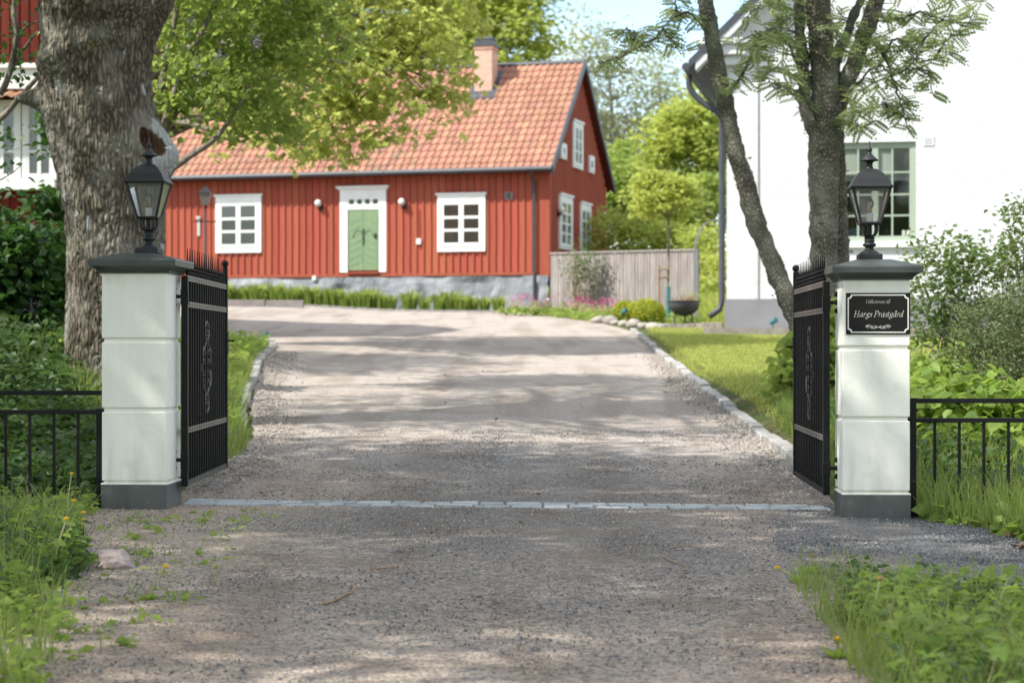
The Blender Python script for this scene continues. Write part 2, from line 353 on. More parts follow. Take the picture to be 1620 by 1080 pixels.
# gravel drive: pinkish grit with a darker blue-grey fresh load round the gate
def gravelmat():
    m = bpy.data.materials.new('gravel'); m.use_nodes = True
    n = m.node_tree.nodes; l = m.node_tree.links; b = n['Principled BSDF']
    b.inputs['Roughness'].default_value = .95; b.inputs['Specular IOR Level'].default_value = .2
    tc = n.new('ShaderNodeTexCoord'); sp = n.new('ShaderNodeSeparateXYZ'); l.new(tc.outputs['Object'], sp.inputs[0])
    def math_(op, a, bb=None, c=None):
        x = n.new('ShaderNodeMath'); x.operation = op
        for i, v in enumerate((a, bb, c)):
            if v is None: continue
            if isinstance(v, (int, float)): x.inputs[i].default_value = v
            else: l.new(v, x.inputs[i])
        return x.outputs[0]
    def rng_(v, a, bb, c=0, d=1, smooth=True):
        x = n.new('ShaderNodeMapRange'); x.interpolation_type = 'SMOOTHSTEP' if smooth else 'LINEAR'
        l.new(v, x.inputs[0]); x.inputs[1].default_value = a; x.inputs[2].default_value = bb; x.inputs[3].default_value = c; x.inputs[4].default_value = d
        return x.outputs[0]
    def nz(sc, det=4):
        x = n.new('ShaderNodeTexNoise'); x.inputs['Scale'].default_value = sc; x.inputs['Detail'].default_value = det; l.new(tc.outputs['Object'], x.inputs[0]); return x.outputs[0]
    def ramp(fac, stops):
        x = n.new('ShaderNodeValToRGB'); l.new(fac, x.inputs[0]); e = x.color_ramp.elements
        while len(e) < len(stops): e.new(.5)
        for el, (p, c) in zip(e, stops): el.position = p; el.color = (*c, 1)
        return x.outputs[0]
    vo = n.new('ShaderNodeTexVoronoi'); vo.inputs['Scale'].default_value = 85; l.new(tc.outputs['Object'], vo.inputs[0])
    vs = n.new('ShaderNodeSeparateXYZ'); l.new(vo.outputs['Color'], vs.inputs[0])
    vo2 = n.new('ShaderNodeTexVoronoi'); vo2.inputs['Scale'].default_value = 38; l.new(tc.outputs['Object'], vo2.inputs[0])
    vs2 = n.new('ShaderNodeSeparateXYZ'); l.new(vo2.outputs['Color'], vs2.inputs[0])
    pink = ramp(vs.outputs[0], [(0, (.24, .20, .17)), (.3, (.36, .31, .27)), (.7, (.45, .395, .35)), (1, (.56, .50, .45))])
    dark = ramp(vs.outputs[0], [(0, (.085, .092, .10)), (.4, (.14, .15, .16)), (.8, (.195, .205, .215)), (1, (.30, .305, .31))])
    # where the fresh grey load lies
    big = nz(.55, 3)
    near = rng_(sp.outputs[1], 15.5, 19.5, 1, 0)
    fore = rng_(sp.outputs[1], 6.5, 11.5, .25, 1)
    right = math_('MULTIPLY', rng_(sp.outputs[0], -1.7, -.4, .0, .62), rng_(sp.outputs[0], .7, 1.5, 1, .35))
    f = math_('MULTIPLY', near, fore); f2 = math_('MULTIPLY', f, math_('ADD', right, rng_(big, .40, .65, 0, .45)))
    side = math_('MULTIPLY', rng_(sp.outputs[0], 1.2, 2.4, 0, 1), rng_(sp.outputs[1], 13.9, 14.4, 1, 0))
    f3 = math_('MAXIMUM', f2, side)
    speck = math_('GREATER_THAN', math_('ADD', f3, math_('MULTIPLY', math_('SUBTRACT', vs2.outputs[0], .5), .9)), .5)
    ff = math_('MAXIMUM', math_('MAXIMUM', math_('MULTIPLY', speck, .75), math_('MULTIPLY', f3, .6)), math_('MULTIPLY', side, .92))
    mx = n.new('ShaderNodeMix'); mx.data_type = 'RGBA'; l.new(ff, mx.inputs[0]); l.new(pink, mx.inputs[6]); l.new(dark, mx.inputs[7])
    # trodden brown dust and pale tracks
    br = n.new('ShaderNodeMix'); br.data_type = 'RGBA'; l.new(rng_(nz(1.3, 6), .5, .72, 0, .5), br.inputs[0]); l.new(mx.outputs[2], br.inputs[6]); br.inputs[7].default_value = (.21, .165, .125, 1)
    # faint wheel tracks and trodden streaks along the drive
    tm = n.new('ShaderNodeMapping'); tm.inputs['Scale'].default_value = (1.5, .16, 1); l.new(tc.outputs['Object'], tm.inputs[0])
    tn = n.new('ShaderNodeTexNoise'); tn.inputs['Scale'].default_value = 1.3; tn.inputs['Detail'].default_value = 5; l.new(tm.outputs[0], tn.inputs[0])
    tk = n.new('ShaderNodeMix'); tk.data_type = 'RGBA'; tk.blend_type = 'MULTIPLY'; l.new(rng_(tn.outputs[0], .47, .62, 0, .55), tk.inputs[0]); l.new(br.outputs[2], tk.inputs[6]); tk.inputs[7].default_value = (.70, .66, .62, 1)
    br = tk
    # the lane in front of the gate is darker, browner grit
    dk = n.new('ShaderNodeMix'); dk.data_type = 'RGBA'; dk.blend_type = 'MULTIPLY'; l.new(rng_(sp.outputs[1], 13.2, 18.5, 1, 0), dk.inputs[0]); l.new(br.outputs[2], dk.inputs[6]); dk.inputs[7].default_value = (.94, .87, .79, 1)
    l.new(dk.outputs[2], b.inputs['Base Color'])
    h = math_('ADD', math_('MULTIPLY', vo.outputs['Distance'], -1), math_('MULTIPLY', vo2.outputs['Distance'], -.8))
    bp = n.new('ShaderNodeBump'); bp.inputs['Strength'].default_value = .85; bp.inputs['Distance'].default_value = .012
    l.new(h, bp.inputs['Height']); l.new(bp.outputs[0], b.inputs['Normal']); return m
M['gravel'] = gravelmat()
def interp(tab, y):
    return np.interp(y, [t[0] for t in tab], [t[1] for t in tab])
LEFT = [(2, -3.3), (6, -3.2), (8.2, -2.9), (9, -2.35), (10.6, -2.3), (12.2, -2.6), (12.8, -2.9), (13.9, -2.62), (14.2, -2.42), (19, -2.46), (23, -3.03), (30, -3.7), (35, -4.15), (38.5, -4.7), (41, -6.2), (42.5, -9), (43.5, -14), (45, -19), (54, -19), (58, -12)]
RIGHT = [(2, 1.2), (6.0, 1.1), (7, 1.35), (8.2, 1.5), (8.7, 3.4), (9.6, 3.4), (10.6, 3.4), (11.2, 3.4), (11.3, 3.3), (12.6, 2.95), (13.3, 2.65), (14.2, 2.30), (15, 2.36), (25, 2.46), (35, 2.56), (44.4, 2.66), (46.5, 2.5), (50, 2.10), (53.5, 1.2), (56.5, .0), (58, -1)]
rows = np.concatenate([np.arange(2, 14.2, .1), np.arange(14.2, 40, .25), np.arange(40, 57.5, .3)])
V = []; NX = 70
for y in rows:
    a, b_ = interp(LEFT, y), interp(RIGHT, y)
    a += .06 * noise.noise((y * 2.1, 3, 0)); b_ += .05 * noise.noise((y * 2.3, 9, 0)) * (1 if y < 14 else .2)
    for i in range(NX + 1):
        x = a + (b_ - a) * i / NX
        e = min(i, NX - i) / NX; dz = .014 + .012 * noise.noise((x * 1.6, y * 1.1, 0)) * min(1, e * 12) * min(1, abs(y - 13.83) / .8)
        ya = y
        if y > 50:                                              # the far edge runs along the flower bed
            ya = y
        V.append((x, ya, gz(x, ya) + max(dz, .006)))
n1 = NX + 1; a = (np.arange(len(rows) - 1)[:, None] * n1 + np.arange(NX)[None, :]).ravel()
link('gravel_drive', npmesh('gravel_drive', np.array(V), np.stack([a, a + 1, a + n1 + 1, a + n1], 1), True), 'gravel', kind='structure')
def in_drive(x, y): return (x > interp(LEFT, y)) & (x < interp(RIGHT, y))

# ---------------------------------------------------------------- scatter helpers (leaves, blades, stones merged with numpy)
LEAF = (np.array([(0, 0, 0), (.5, .30, .10), (1, 0, -.04), (.5, -.30, .10)]), np.array([(0, 2, 1), (0, 3, 2)]))
HEART = (np.array([(0, 0, 0), (.10, .36, .08), (.5, .40, .10), (1, 0, -.10), (.5, -.40, .10), (.10, -.36, .08)]), np.array([(0, 2, 1), (0, 3, 2), (0, 4, 3), (0, 5, 4)]))
MAPLE = (np.array([(0, 0, 0), (.12, .52, .03), (.36, .24, .05), (.66, .50, -.02), (.66, .16, .04), (1.05, 0, -.06), (.66, -.16, .04), (.66, -.50, -.02), (.36, -.24, .05), (.12, -.52, .03)]),
         np.array([(0, 2, 1), (0, 4, 2), (2, 4, 3), (0, 5, 4), (0, 6, 5), (0, 8, 6), (8, 7, 6), (0, 9, 8)]))
def compound():
    v = []; f = []
    v += [(0, -.008, 0), (0, .008, 0), (1, 0, -.14)]; f.append((0, 2, 1))
    for i in range(6):
        t = .16 + .145 * i; s = .27 * (1 - abs(i - 2.5) * .08)
        for sg in (-1, 1):
            b = len(v); z = -.14 * t * t
            v += [(t, 0, z), (t + .115, sg * s * .5, z - .01), (t + .075, sg * s, z - .03), (t - .055, sg * s * .55, z)]
            f += [(b, b + 1, b + 2), (b, b + 2, b + 3)]
    b = len(v); v += [(1, 0, -.14), (1.12, .045, -.15), (1.26, 0, -.18), (1.12, -.045, -.15)]; f += [(b, b + 1, b + 2), (b, b + 2, b + 3)]
    return np.array(v), np.array(f)
ROWAN = compound()
def frames(n, up=.75, droop=.25, rng=RNG):
    a = rng.uniform(0, 2 * PI, n); D = np.stack([np.cos(a), np.sin(a), -droop + rng.normal(0, .35, n)], 1)
    N = np.stack([rng.normal(0, 1 - up * .6, n), rng.normal(0, 1 - up * .6, n), np.full(n, up)], 1)
    return D, N
def scatter_mesh(name, T, P, D, N, Sc):
    tv, tf = T; D = D / np.linalg.norm(D, axis=1, keepdims=True)
    Sd = np.cross(N, D); Sd /= np.maximum(np.linalg.norm(Sd, axis=1, keepdims=True), 1e-6); Nn = np.cross(D, Sd)
    V = P[:, None, :] + Sc[:, None, None] * (tv[None, :, 0, None] * D[:, None] + tv[None, :, 1, None] * Sd[:, None] + tv[None, :, 2, None] * Nn[:, None])
    F = tf[None] + (np.arange(len(P)) * len(tv))[:, None, None]
    return npmesh(name, V.reshape(-1, 3), F.reshape(-1, tf.shape[1]))
def clumps(blobs, nclump, per, cr, rng=RNG, shell=.55):
    """leaf positions: clump centres inside ellipsoid blobs (denser towards the outside), leaves round each"""
    vol = np.array([b[3] * b[4] * b[5] for b in blobs]) ** .7; pick = rng.choice(len(blobs), nclump, p=vol / vol.sum())
    B = np.array(blobs)[pick]; d = rng.normal(0, 1, (nclump, 3)); d /= np.linalg.norm(d, axis=1, keepdims=True)
    r = rng.uniform(shell ** 3, 1, nclump) ** (1 / 3); Cn = B[:, :3] + d * r[:, None] * B[:, 3:]
    k = rng.integers(int(per * .5), int(per * 1.5) + 1, nclump); idx = np.repeat(np.arange(nclump), k)
    s = cr * rng.uniform(.6, 1.3, nclump)
    P = Cn[idx] + rng.normal(0, 1, (len(idx), 3)) * s[idx, None] * np.array([1, 1, .55])
    return Cn, P
def limb(mb, a, b, r0, r1, bend=.15, n=6, seg=5):
    a = Vector(a); b = Vector(b); L = (b - a).length; pts = []; rad = []
    off = Vector((random.gauss(0, 1), random.gauss(0, 1), random.gauss(0, .4))) * L * bend * .5
    for i in range(seg + 1):
        t = i / seg; p = a.lerp(b, t) + off * math.sin(PI * t) + Vector((0, 0, 1)) * L * bend * .5 * math.sin(PI * t)
        pts.append(p); rad.append(r0 + (r1 - r0) * t ** .8)
    mb.tube(pts, rad, n, cap=False)
def tree(name, label, cat, trunk, rads, blobs, nclump, per, cr, size, T, leafm, barkm='bark_plain', group=None, nlimb=22, up=.75, droop=.25, seed=1, shell=.55, stops=None):
    rng = np.random.default_rng(seed); random.seed(seed)
    base = Vector(trunk[0]); base.z = gz(base.x, base.y) - .05
    root = empty(name, base, 0, label, cat, group)
    tp = [base] + [Vector(p) for p in trunk[1:]]
    mb = MB(); pts = catmull(tp, 5); rr = np.interp(np.linspace(0, 1, len(pts)), np.linspace(0, 1, len(rads)), rads)
    mb.tube([p - base for p in pts], list(rr), 14)
    Cn, P = clumps(blobs, nclump, per, cr, rng, shell)
    lo = max(1, len(pts) // 3)
    for i in range(min(nlimb, nclump)):
        c = Vector(Cn[i]); 
        best = min(range(lo, len(pts)), key=lambda j: (pts[j] - c).length + (1.5 if pts[j].z > c.z else 0))
        r0 = rr[best] * random.uniform(.32, .55)
        limb(mb, pts[best] - base, c - base, r0, r0 * .15, .22, 6, 6)
        for _ in range(3):
            q = Vector(Cn[rng.integers(nclump)]); 
            if (q - c).length < max(b[3] for b in blobs) * .9: limb(mb, pts[best].lerp(c, .55) - base, q - base, r0 * .4, r0 * .08, .2, 4, 4)
    mb.build('trunk', barkm, root, smooth=True)
    D, N = frames(len(P), up, droop, rng); Sc = size * rng.uniform(.65, 1.25, len(P))
    link('crown', scatter_mesh('crown', T, P - np.array(base)[None], D, N, Sc), leafm, root)
    return root
def pts_in(poly, n, rng=RNG):
    """n random points inside a polygon"""
    p = np.array(poly, float); lo = p.min(0); hi = p.max(0); out = np.zeros((0, 2))
    while len(out) < n:
        q = rng.uniform(lo, hi, (n * 2, 2)); c = np.zeros(len(q), bool); j = len(p) - 1
        for i in range(len(p)):
            cond = ((p[i, 1] > q[:, 1]) != (p[j, 1] > q[:, 1])) & (q[:, 0] < (p[j, 0] - p[i, 0]) * (q[:, 1] - p[i, 1]) / (p[j, 1] - p[i, 1] + 1e-12) + p[i, 0])
            c ^= cond; j = i
        out = np.concatenate([out, q[c]])
    return out[:n]
def patchy(XY, sc=1.6, thr=-.05, keep=.12, seed=0.):
    """thin a scatter out in irregular patches"""
    n_ = np.array([noise.noise(Vector((x * sc, y * sc, seed))) + .5 * noise.noise(Vector((x * sc * 2.7, y * sc * 2.7, seed + 5))) for x, y in XY])
    return XY[(n_ > thr) | (RNG.uniform(0, 1, len(XY)) < keep)]
def blades(name, XY, h, wd, m, lean=.45, parent=None, rng=RNG, dz=0, **k):
    n = len(XY); H = h * rng.uniform(.45, 1.25, n); a = rng.uniform(0, 2 * PI, n); la = rng.uniform(0, 2 * PI, n); ln = H * lean * rng.uniform(.2, 1.5, n)
    s = np.stack([np.cos(a), np.sin(a), 0 * a], 1) * wd; L = np.stack([np.cos(la) * ln, np.sin(la) * ln, 0 * a], 1); up = np.array([0, 0, 1.])
    P = np.column_stack([XY, g(XY[:, 0], XY[:, 1]) + dz - .01])
    b = P; V = np.stack([b - s, b + s, b + s * .8 + L * .28 + up * (H * .5)[:, None], b - s * .8 + L * .28 + up * (H * .5)[:, None],
                         b + s * .45 + L * .7 + up * (H * .86)[:, None], b - s * .45 + L * .7 + up * (H * .86)[:, None],
                         b + L * 1.15 + up * (H * .96)[:, None]], 1)
    t = np.array([(0, 1, 2), (0, 2, 3), (3, 2, 4), (3, 4, 5), (5, 4, 6)]); F = t[None] + (np.arange(n) * 7)[:, None, None]
    return link(name, npmesh(name, V.reshape(-1, 3), F.reshape(-1, 3)), m, parent, **k)
def weeds(name, XY, h, size, m, T=LEAF, per=7, parent=None, rng=RNG, spread=.5, tilt=.65, **k):
    """small leafy plants: a few leaves at several heights round each point"""
    n = len(XY); H = h * rng.uniform(.3, 1.2, n); idx = np.repeat(np.arange(n), per); f = rng.uniform(.15, 1, len(idx))
    a = rng.uniform(0, 2 * PI, len(idx)); r = size * spread * rng.uniform(0, 1, len(idx))
    P = np.column_stack([XY[idx, 0] + r * np.cos(a), XY[idx, 1] + r * np.sin(a), g(XY[idx, 0], XY[idx, 1]) + H[idx] * f])
    D = np.stack([np.cos(a), np.sin(a), rng.uniform(-.4, .5, len(a))], 1); N = np.stack([rng.normal(0, tilt, len(a)), rng.normal(-.2, tilt, len(a)), np.ones(len(a))], 1)
    return link(name, scatter_mesh(name, T, P, D, N, size * rng.uniform(.5, 1.3, len(a))), m, parent, **k)

M['leaf_lilac'] = leafmat('leaf_lilac', (.125, .18, .04), (.165, .215, .05), (.40, .50, .10), mixf=.5)
M['leaf_maple'] = leafmat('leaf_maple', (.25, .285, .065), (.30, .33, .08), (.60, .64, .17), mixf=.55)
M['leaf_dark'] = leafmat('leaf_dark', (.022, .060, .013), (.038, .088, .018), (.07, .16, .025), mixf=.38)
M['leaf_rowan'] = leafmat('leaf_rowan', (.15, .19, .065), (.20, .24, .085), (.36, .45, .13), mixf=.35)
M['leaf_far'] = leafmat('leaf_far', (.19, .27, .05), (.24, .31, .07), (.42, .52, .12), mixf=.5)
M['leaf_far_pale'] = leafmat('leaf_far_pale', (.30, .33, .17), (.36, .37, .21), (.46, .50, .26), mixf=.45)
M['leaf_far_lime'] = leafmat('leaf_far_lime', (.31, .37, .07), (.38, .42, .09), (.58, .64, .15), mixf=.5)
M['leaf_ball'] = leafmat('leaf_ball', (.27, .30, .02), (.33, .36, .03), (.45, .5, .05), mixf=.4)
M['leaf_weed'] = leafmat('leaf_weed', (.165, .24, .045), (.22, .29, .06), (.42, .56, .10), mixf=.45)
M['leaf_weed_dark'] = leafmat('leaf_weed_dark', (.040, .080, .020), (.062, .11, .028), (.11, .20, .04), mixf=.35)  # weed green darkened to stand in for shade on the left bank
M['leaf_shrub'] = leafmat('leaf_shrub', (.10, .15, .045), (.14, .18, .06), (.20, .30, .07), mixf=.4)
M['leaf_juniper'] = leafmat('leaf_juniper', (.10, .13, .05), (.14, .165, .065), (.18, .24, .07), mixf=.25)
M['grass'] = leafmat('grass', (.15, .20, .045), (.20, .25, .06), (.38, .48, .11), mixf=.4)
M['grass_lawn'] = leafmat('grass_lawn', (.32, .36, .075), (.38, .40, .095), (.60, .66, .15), mixf=.4)
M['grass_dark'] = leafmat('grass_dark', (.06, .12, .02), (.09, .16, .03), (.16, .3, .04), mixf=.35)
# ---------------------------------------------------------------- gate pillars
def pillar(x, y, z0, label, sign=False):
    root = empty('gate_pillar', (x, y, z0), R(-2.8), label, 'gate pillar', 'white gate pillars with grey caps')
    H = .2185
    MB().box(-H - .006, H + .006, -H - .006, H + .006, -.16, .198).build('plinth', 'pillar_base', root, bevel=.006)
    MB().box(-H + .014, H - .014, -H + .014, H - .014, .19, 1.62).build('core', 'pillar_white', root)
    for a, b in ((.222, .682), (.708, 1.148), (1.174, 1.612)):
        MB().box(-H, H, -H, H, a, b).build('block', 'pillar_white', root, bevel=.007, seg=2)
    MB().square([(H + .006, .198), (H + .004, .206), (H - .012, .212)]).build('ledge', 'pillar_white', root)
    MB().square([(.236, 1.608), (.240, 1.622), (.252, 1.634), (.268, 1.645), (.282, 1.652), (.294, 1.654), (.296, 1.690), (.290, 1.701), (.11, 1.748), (.0, 1.752)][:-1]).build('cap', 'cap_grey', root, bevel=0)
    return root
pl = pillar(-2.514, 13.52, 0, 'left gate pillar in front of the big tree, lantern on top, no sign')
pr = pillar(2.405, 13.30, -.052, 'right gate pillar carrying the black name sign')

def lantern(x, y, z, label):
    root = empty('pillar_lantern', (x, y, z), R(-2.8), label, 'lantern', 'black lanterns on the gate pillars')
    k = 'lamp_black'
    MB().square([(.078, 0), (.078, .034), (.070, .040)]).build('base_block', k, root, bevel=.003)
    MB().lathe([(.068, .038), (.066, .046), (.05, .058), (.032, .07), (.026, .083), (.044, .094), (.046, .103), (.036, .112), (.03, .118), (.036, .124), (.036, .130), (.030, .135), (.036, .141), (.036, .147), (.028, .152), (.026, .162)], n=20).build('stem', k, root, smooth=True)
    for i in range(4):
        a = PI / 4 + PI / 2 * i; c, s_ = math.cos(a), math.sin(a)
        pts = catmull([(c * .018, s_ * .018, .156), (c * .05, s_ * .05, .17), (c * .064, s_ * .064, .20), (c * .062, s_ * .062, .238)], 5)
        MB().tube(pts, .0085, 6).build('bracket', k, root, smooth=True)
    MB().square([(.040, .156), (.014, .165), (.014, .238)]).build('core_rod', k, root)
    MB().square([(.070, .236), (.073, .240), (.073, .250), (.066, .252)]).build('tray', k, root)
    body = MB(); b0, b1, z0, z1 = .066, .124, .250, .476
    for sx in (-1, 1):
        for sy in (-1, 1):
            body.tube([(sx * b0, sy * b0, z0), (sx * b1, sy * b1, z1)], .009, 4)
    body.build('frame', k, root)
    for i in range(4):
        q = [(-b0, -b0, z0), (b0, -b0, z0), (b1, -b1, z1), (-b1, -b1, z1)]
        ca, sa = math.cos(i * PI / 2), math.sin(i * PI / 2)
        MB().add([(p[0] * ca - p[1] * sa, p[0] * sa + p[1] * ca, p[2]) for p in q], [(0, 1, 2, 3)]).build('pane', 'lamp_pane', root)
    MB().square([(.128, .470), (.140, .474), (.142, .484), (.136, .488), (.128, .500), (.108, .540), (.078, .578), (.050, .600), (.034, .606)]).build('roof', k, root, bevel=.002, seg=1)
    MB().lathe([(.034, .600), (.026, .612), (.021, .63), (.022, .648), (.034, .657), (.060, .661), (.058, .668), (.040, .684), (.024, .70), (.014, .712), (.010, .72), (.018, .73), (.019, .738), (.010, .748), (.006, .756), (.004, .79)], n=18).build('finial', k, root, smooth=True)
    sk = MB().lathe([(.024, .250), (.024, .306), (.021, .312)], n=16).build('bulb_socket', 'plastic_white', root, smooth=True, angle=40)
    MB().lathe([(.012, .312), (.013, .33), (.022, .348), (.030, .368), (.031, .380), (.024, .398), (.010, .408)], n=16).build('bulb', 'lamp_glass', root, smooth=True)
    MB().tube([(-.006, 0, .325), (-.007, 0, .37), (0, 0, .38), (.007, 0, .37), (.006, 0, .325)], .0022, 5).build('filament', 'brass', root)
lantern(-2.466, 13.52, 1.748, 'lantern standing on the left gate pillar before the tree trunk')
lantern(2.388, 13.30, 1.696, 'lantern standing on the right gate pillar above the sign')

# ---------------------------------------------------------------- gate leaves, standing open along the drive
def gate(hx, hy, ex, ey, dz, side, label):
    ang = math.atan2(ey - hy, ex - hx); L = math.hypot(ex - hx, ey - hy)
    root = empty('gate_leaf', (hx, hy, dz), ang, label, 'gate', 'black wrought iron gate leaves')
    k = 'black_iron'
    MB().box(-.022, .022, -.022, .022, .165, 1.60).build('hinge_post', k, root, bevel=.003)
    ep = MB().box(L - .022, L + .022, -.02, .02, .165, 1.745).build('end_post', k, root, bevel=.003)
    MB().ball((L, 0, 1.772), .029, 10, 6).build('knob', k, ep, smooth=True)
    for z, m_ in ((1.588, 'aged_iron'), (1.408, 'aged_iron'), (.546, 'aged_iron')):
        r = MB().box(.0225, L - .0225, -.0145, -.009, z - .019, z + .019).box(.0225, L - .0225, .009, .0145, z - .019, z + .019).build('rail', m_, root)
        rv = MB()
        for i in range(17):
            x = .123 + i * (L - .246) / 16
            for sg in (-1, 1): rv.box(x - .008, x + .008, sg * .0148 - .002, sg * .0148 + .002, z - .008, z + .008)
        rv.build('rivets', k, r)
    MB().box(.0225, L - .0225, -.016, .016, .165, .200).build('bottom_rail', 'cap_grey' if side < 0 else k, root)
    bar = MB(); bar.box(-.0085, .0085, -.0085, .0085, .2, 1.62)
    for z in (1.625, 1.652, 1.680): bar.lathe([(.009, z - .010), (.0175, z - .003), (.0175, z + .003), (.009, z + .010)], n=6)
    bar.rings([[(-.0075, -.0075, 1.62), (.0075, -.0075, 1.62), (.0075, .0075, 1.62), (-.0075, .0075, 1.62)], [(-.006, -.006, 1.70), (.006, -.006, 1.70), (.006, .006, 1.70), (-.006, .006, 1.70)], [(-.0015, -.0015, 1.80), (.0015, -.0015, 1.80), (.0015, .0015, 1.80), (-.0015, .0015, 1.80)]])
    bme = bar.mesh('bar')
    short = MB().box(-.0085, .0085, -.0085, .0085, .2, .72).mesh('bar_low'); 
    for i in range(17):
        o = link('bar', bme, k, root); o.location.x = .123 + i * (L - .246) / 16
    # oval scrollwork in the middle of the leaf
    om = MB(); cx, cz = L / 2, .967
    def P2(l): return [(cx + a * 2.3, 0, cz + b_) for a, b_ in l]
    for s in (-1, 1):
        om.tube(catmull(P2([(0, .335), (s * .04, .30), (s * .047, .25), (s * .02, .19), (s * .045, .155), (s * .085, .12), (s * .10, .03), (s * .10, -.03), (s * .085, -.12), (s * .045, -.155), (s * .02, -.19), (s * .047, -.25), (s * .04, -.30), (0, -.335)]), 5), .0105, 6)
        for t in (-1, 1):
            sp = [(s * (.052 + .034 * math.cos(a) * (1 - a / 8)), t * (.105 + .034 * math.sin(a) * (1 - a / 8))) for a in np.linspace(0, 5.2, 9)]
            om.tube(P2(sp), .0085, 5)
            sp = [(s * (.052 + .03 * math.cos(a) * (1 - a / 8)), t * (.035 + .03 * math.sin(a) * (1 - a / 8))) for a in np.linspace(0, 5.2, 9)]
            om.tube(P2(sp), .0075, 5)
            sp = [(s * (.020 + .02 * math.cos(a) * (1 - a / 8)), t * (.245 + .03 * math.sin(a) * (1 - a / 8))) for a in np.linspace(0, 5.2, 9)]
            om.tube(P2(sp), .007, 5)
    for t in (-1, 1): om.ball((cx, 0, cz + t * .20), .018, 8, 5)
    om.build('scroll_ornament', 'dark_scroll', root, smooth=True)
    # lock with its scrolled edge and lever
    lk = MB().box(L - .05, L + .03, -.026, .026, 1.06, 1.24).build('lock_box', k, root, bevel=.004)
    sc = MB()
    for j in range(6): sc.ball((L + .038, 0, 1.045 + j * .042), .018, 7, 4)
    sc.build('lock_scroll', 'aged_iron' if side < 0 else k, root, smooth=True)
    MB().tube([(L - .01, 0, 1.165), (L - .01, -side * .0 + (.07 if side > 0 else -.07), 1.165), (L - .06, (.075 if side > 0 else -.075), 1.163)], .008, 6).build('handle', k, root, smooth=True)
    for z in (1.46, .345):
        h = MB().box(-.026, .026, -.026, .026, z - .055, z + .045)
        h.lathe([(.02, z + .045), (.026, z + .05), (.01, z + .062)], n=8); h.build('hinge_collar', k, root, bevel=.004)
        w_ = -.06 if side < 0 else .06
        b = MB().box(-.014, .014, min(0, -side * .085), max(0, -side * .085), z - .012, z + .012)
        yy = -side * .078
        b.box(-.03, .03, min(yy, yy - side * .012), max(yy, yy - side * .012), z - .07, z + .07)
        for q in (-.055, .0, .055): b.ball((0, yy + side * .006, z + q), .02, 7, 4)
        b.build('hinge_bracket', k, root)
gate(-2.235, 13.60, -2.262, 15.70, 0, -1, 'left gate leaf swung open along the grass verge')
gate(2.118, 13.42, 2.212, 15.52, -.045, 1, 'right gate leaf swung open in front of the rowan trunk')

# ---------------------------------------------------------------- low iron fences
def fence(x0, x1, y, dz, n, sgn, label):
    root = empty('iron_fence', (x0, y, dz), 0, label, 'fence', 'low black iron fences beside the gate')
    k = 'black_iron'; L = sgn * (x1 - x0) if sgn < 0 else (x1 - x0)
    def bx(a, b, z0, z1, t=.011): return MB().box(min(sgn * a, sgn * b), max(sgn * a, sgn * b), -t, t, z0, z1)
    T = abs(x1 - x0)
    MB().box(-.02, .02, -.02, .02, -.15, .825 if sgn > 0 else .70).build('post', k, root, bevel=.002)
    MB().box(sgn * T - .02, sgn * T + .02, -.02, .02, -.15, .825).build('post', k, root, bevel=.002)
    bx(-.02 if sgn < 0 else .0205, T, .79, .822, .014).build('rail', k, root, bevel=.002)
    bx(-.035 if sgn < 0 else -.045, T, .662, .692, .0205).build('rail', k, root, bevel=.002)
    bx(0, T, .035, .058, .010).build('rail', k, root)
    me = MB().box(-.009, .009, -.009, .009, .058, .662).mesh('baluster')
    for i in range(n):
        o = link('baluster', me, k, root); o.location.x = sgn * (.145 + i * .163)
    return root
fence(-2.785, -5.3, 13.45, 0, 15, -1, 'black iron fence left of the gate, in front of the big tree')
fence(2.657, 5.2, 13.2, -.047, 15, 1, 'black iron fence right of the gate, shrubs behind it')

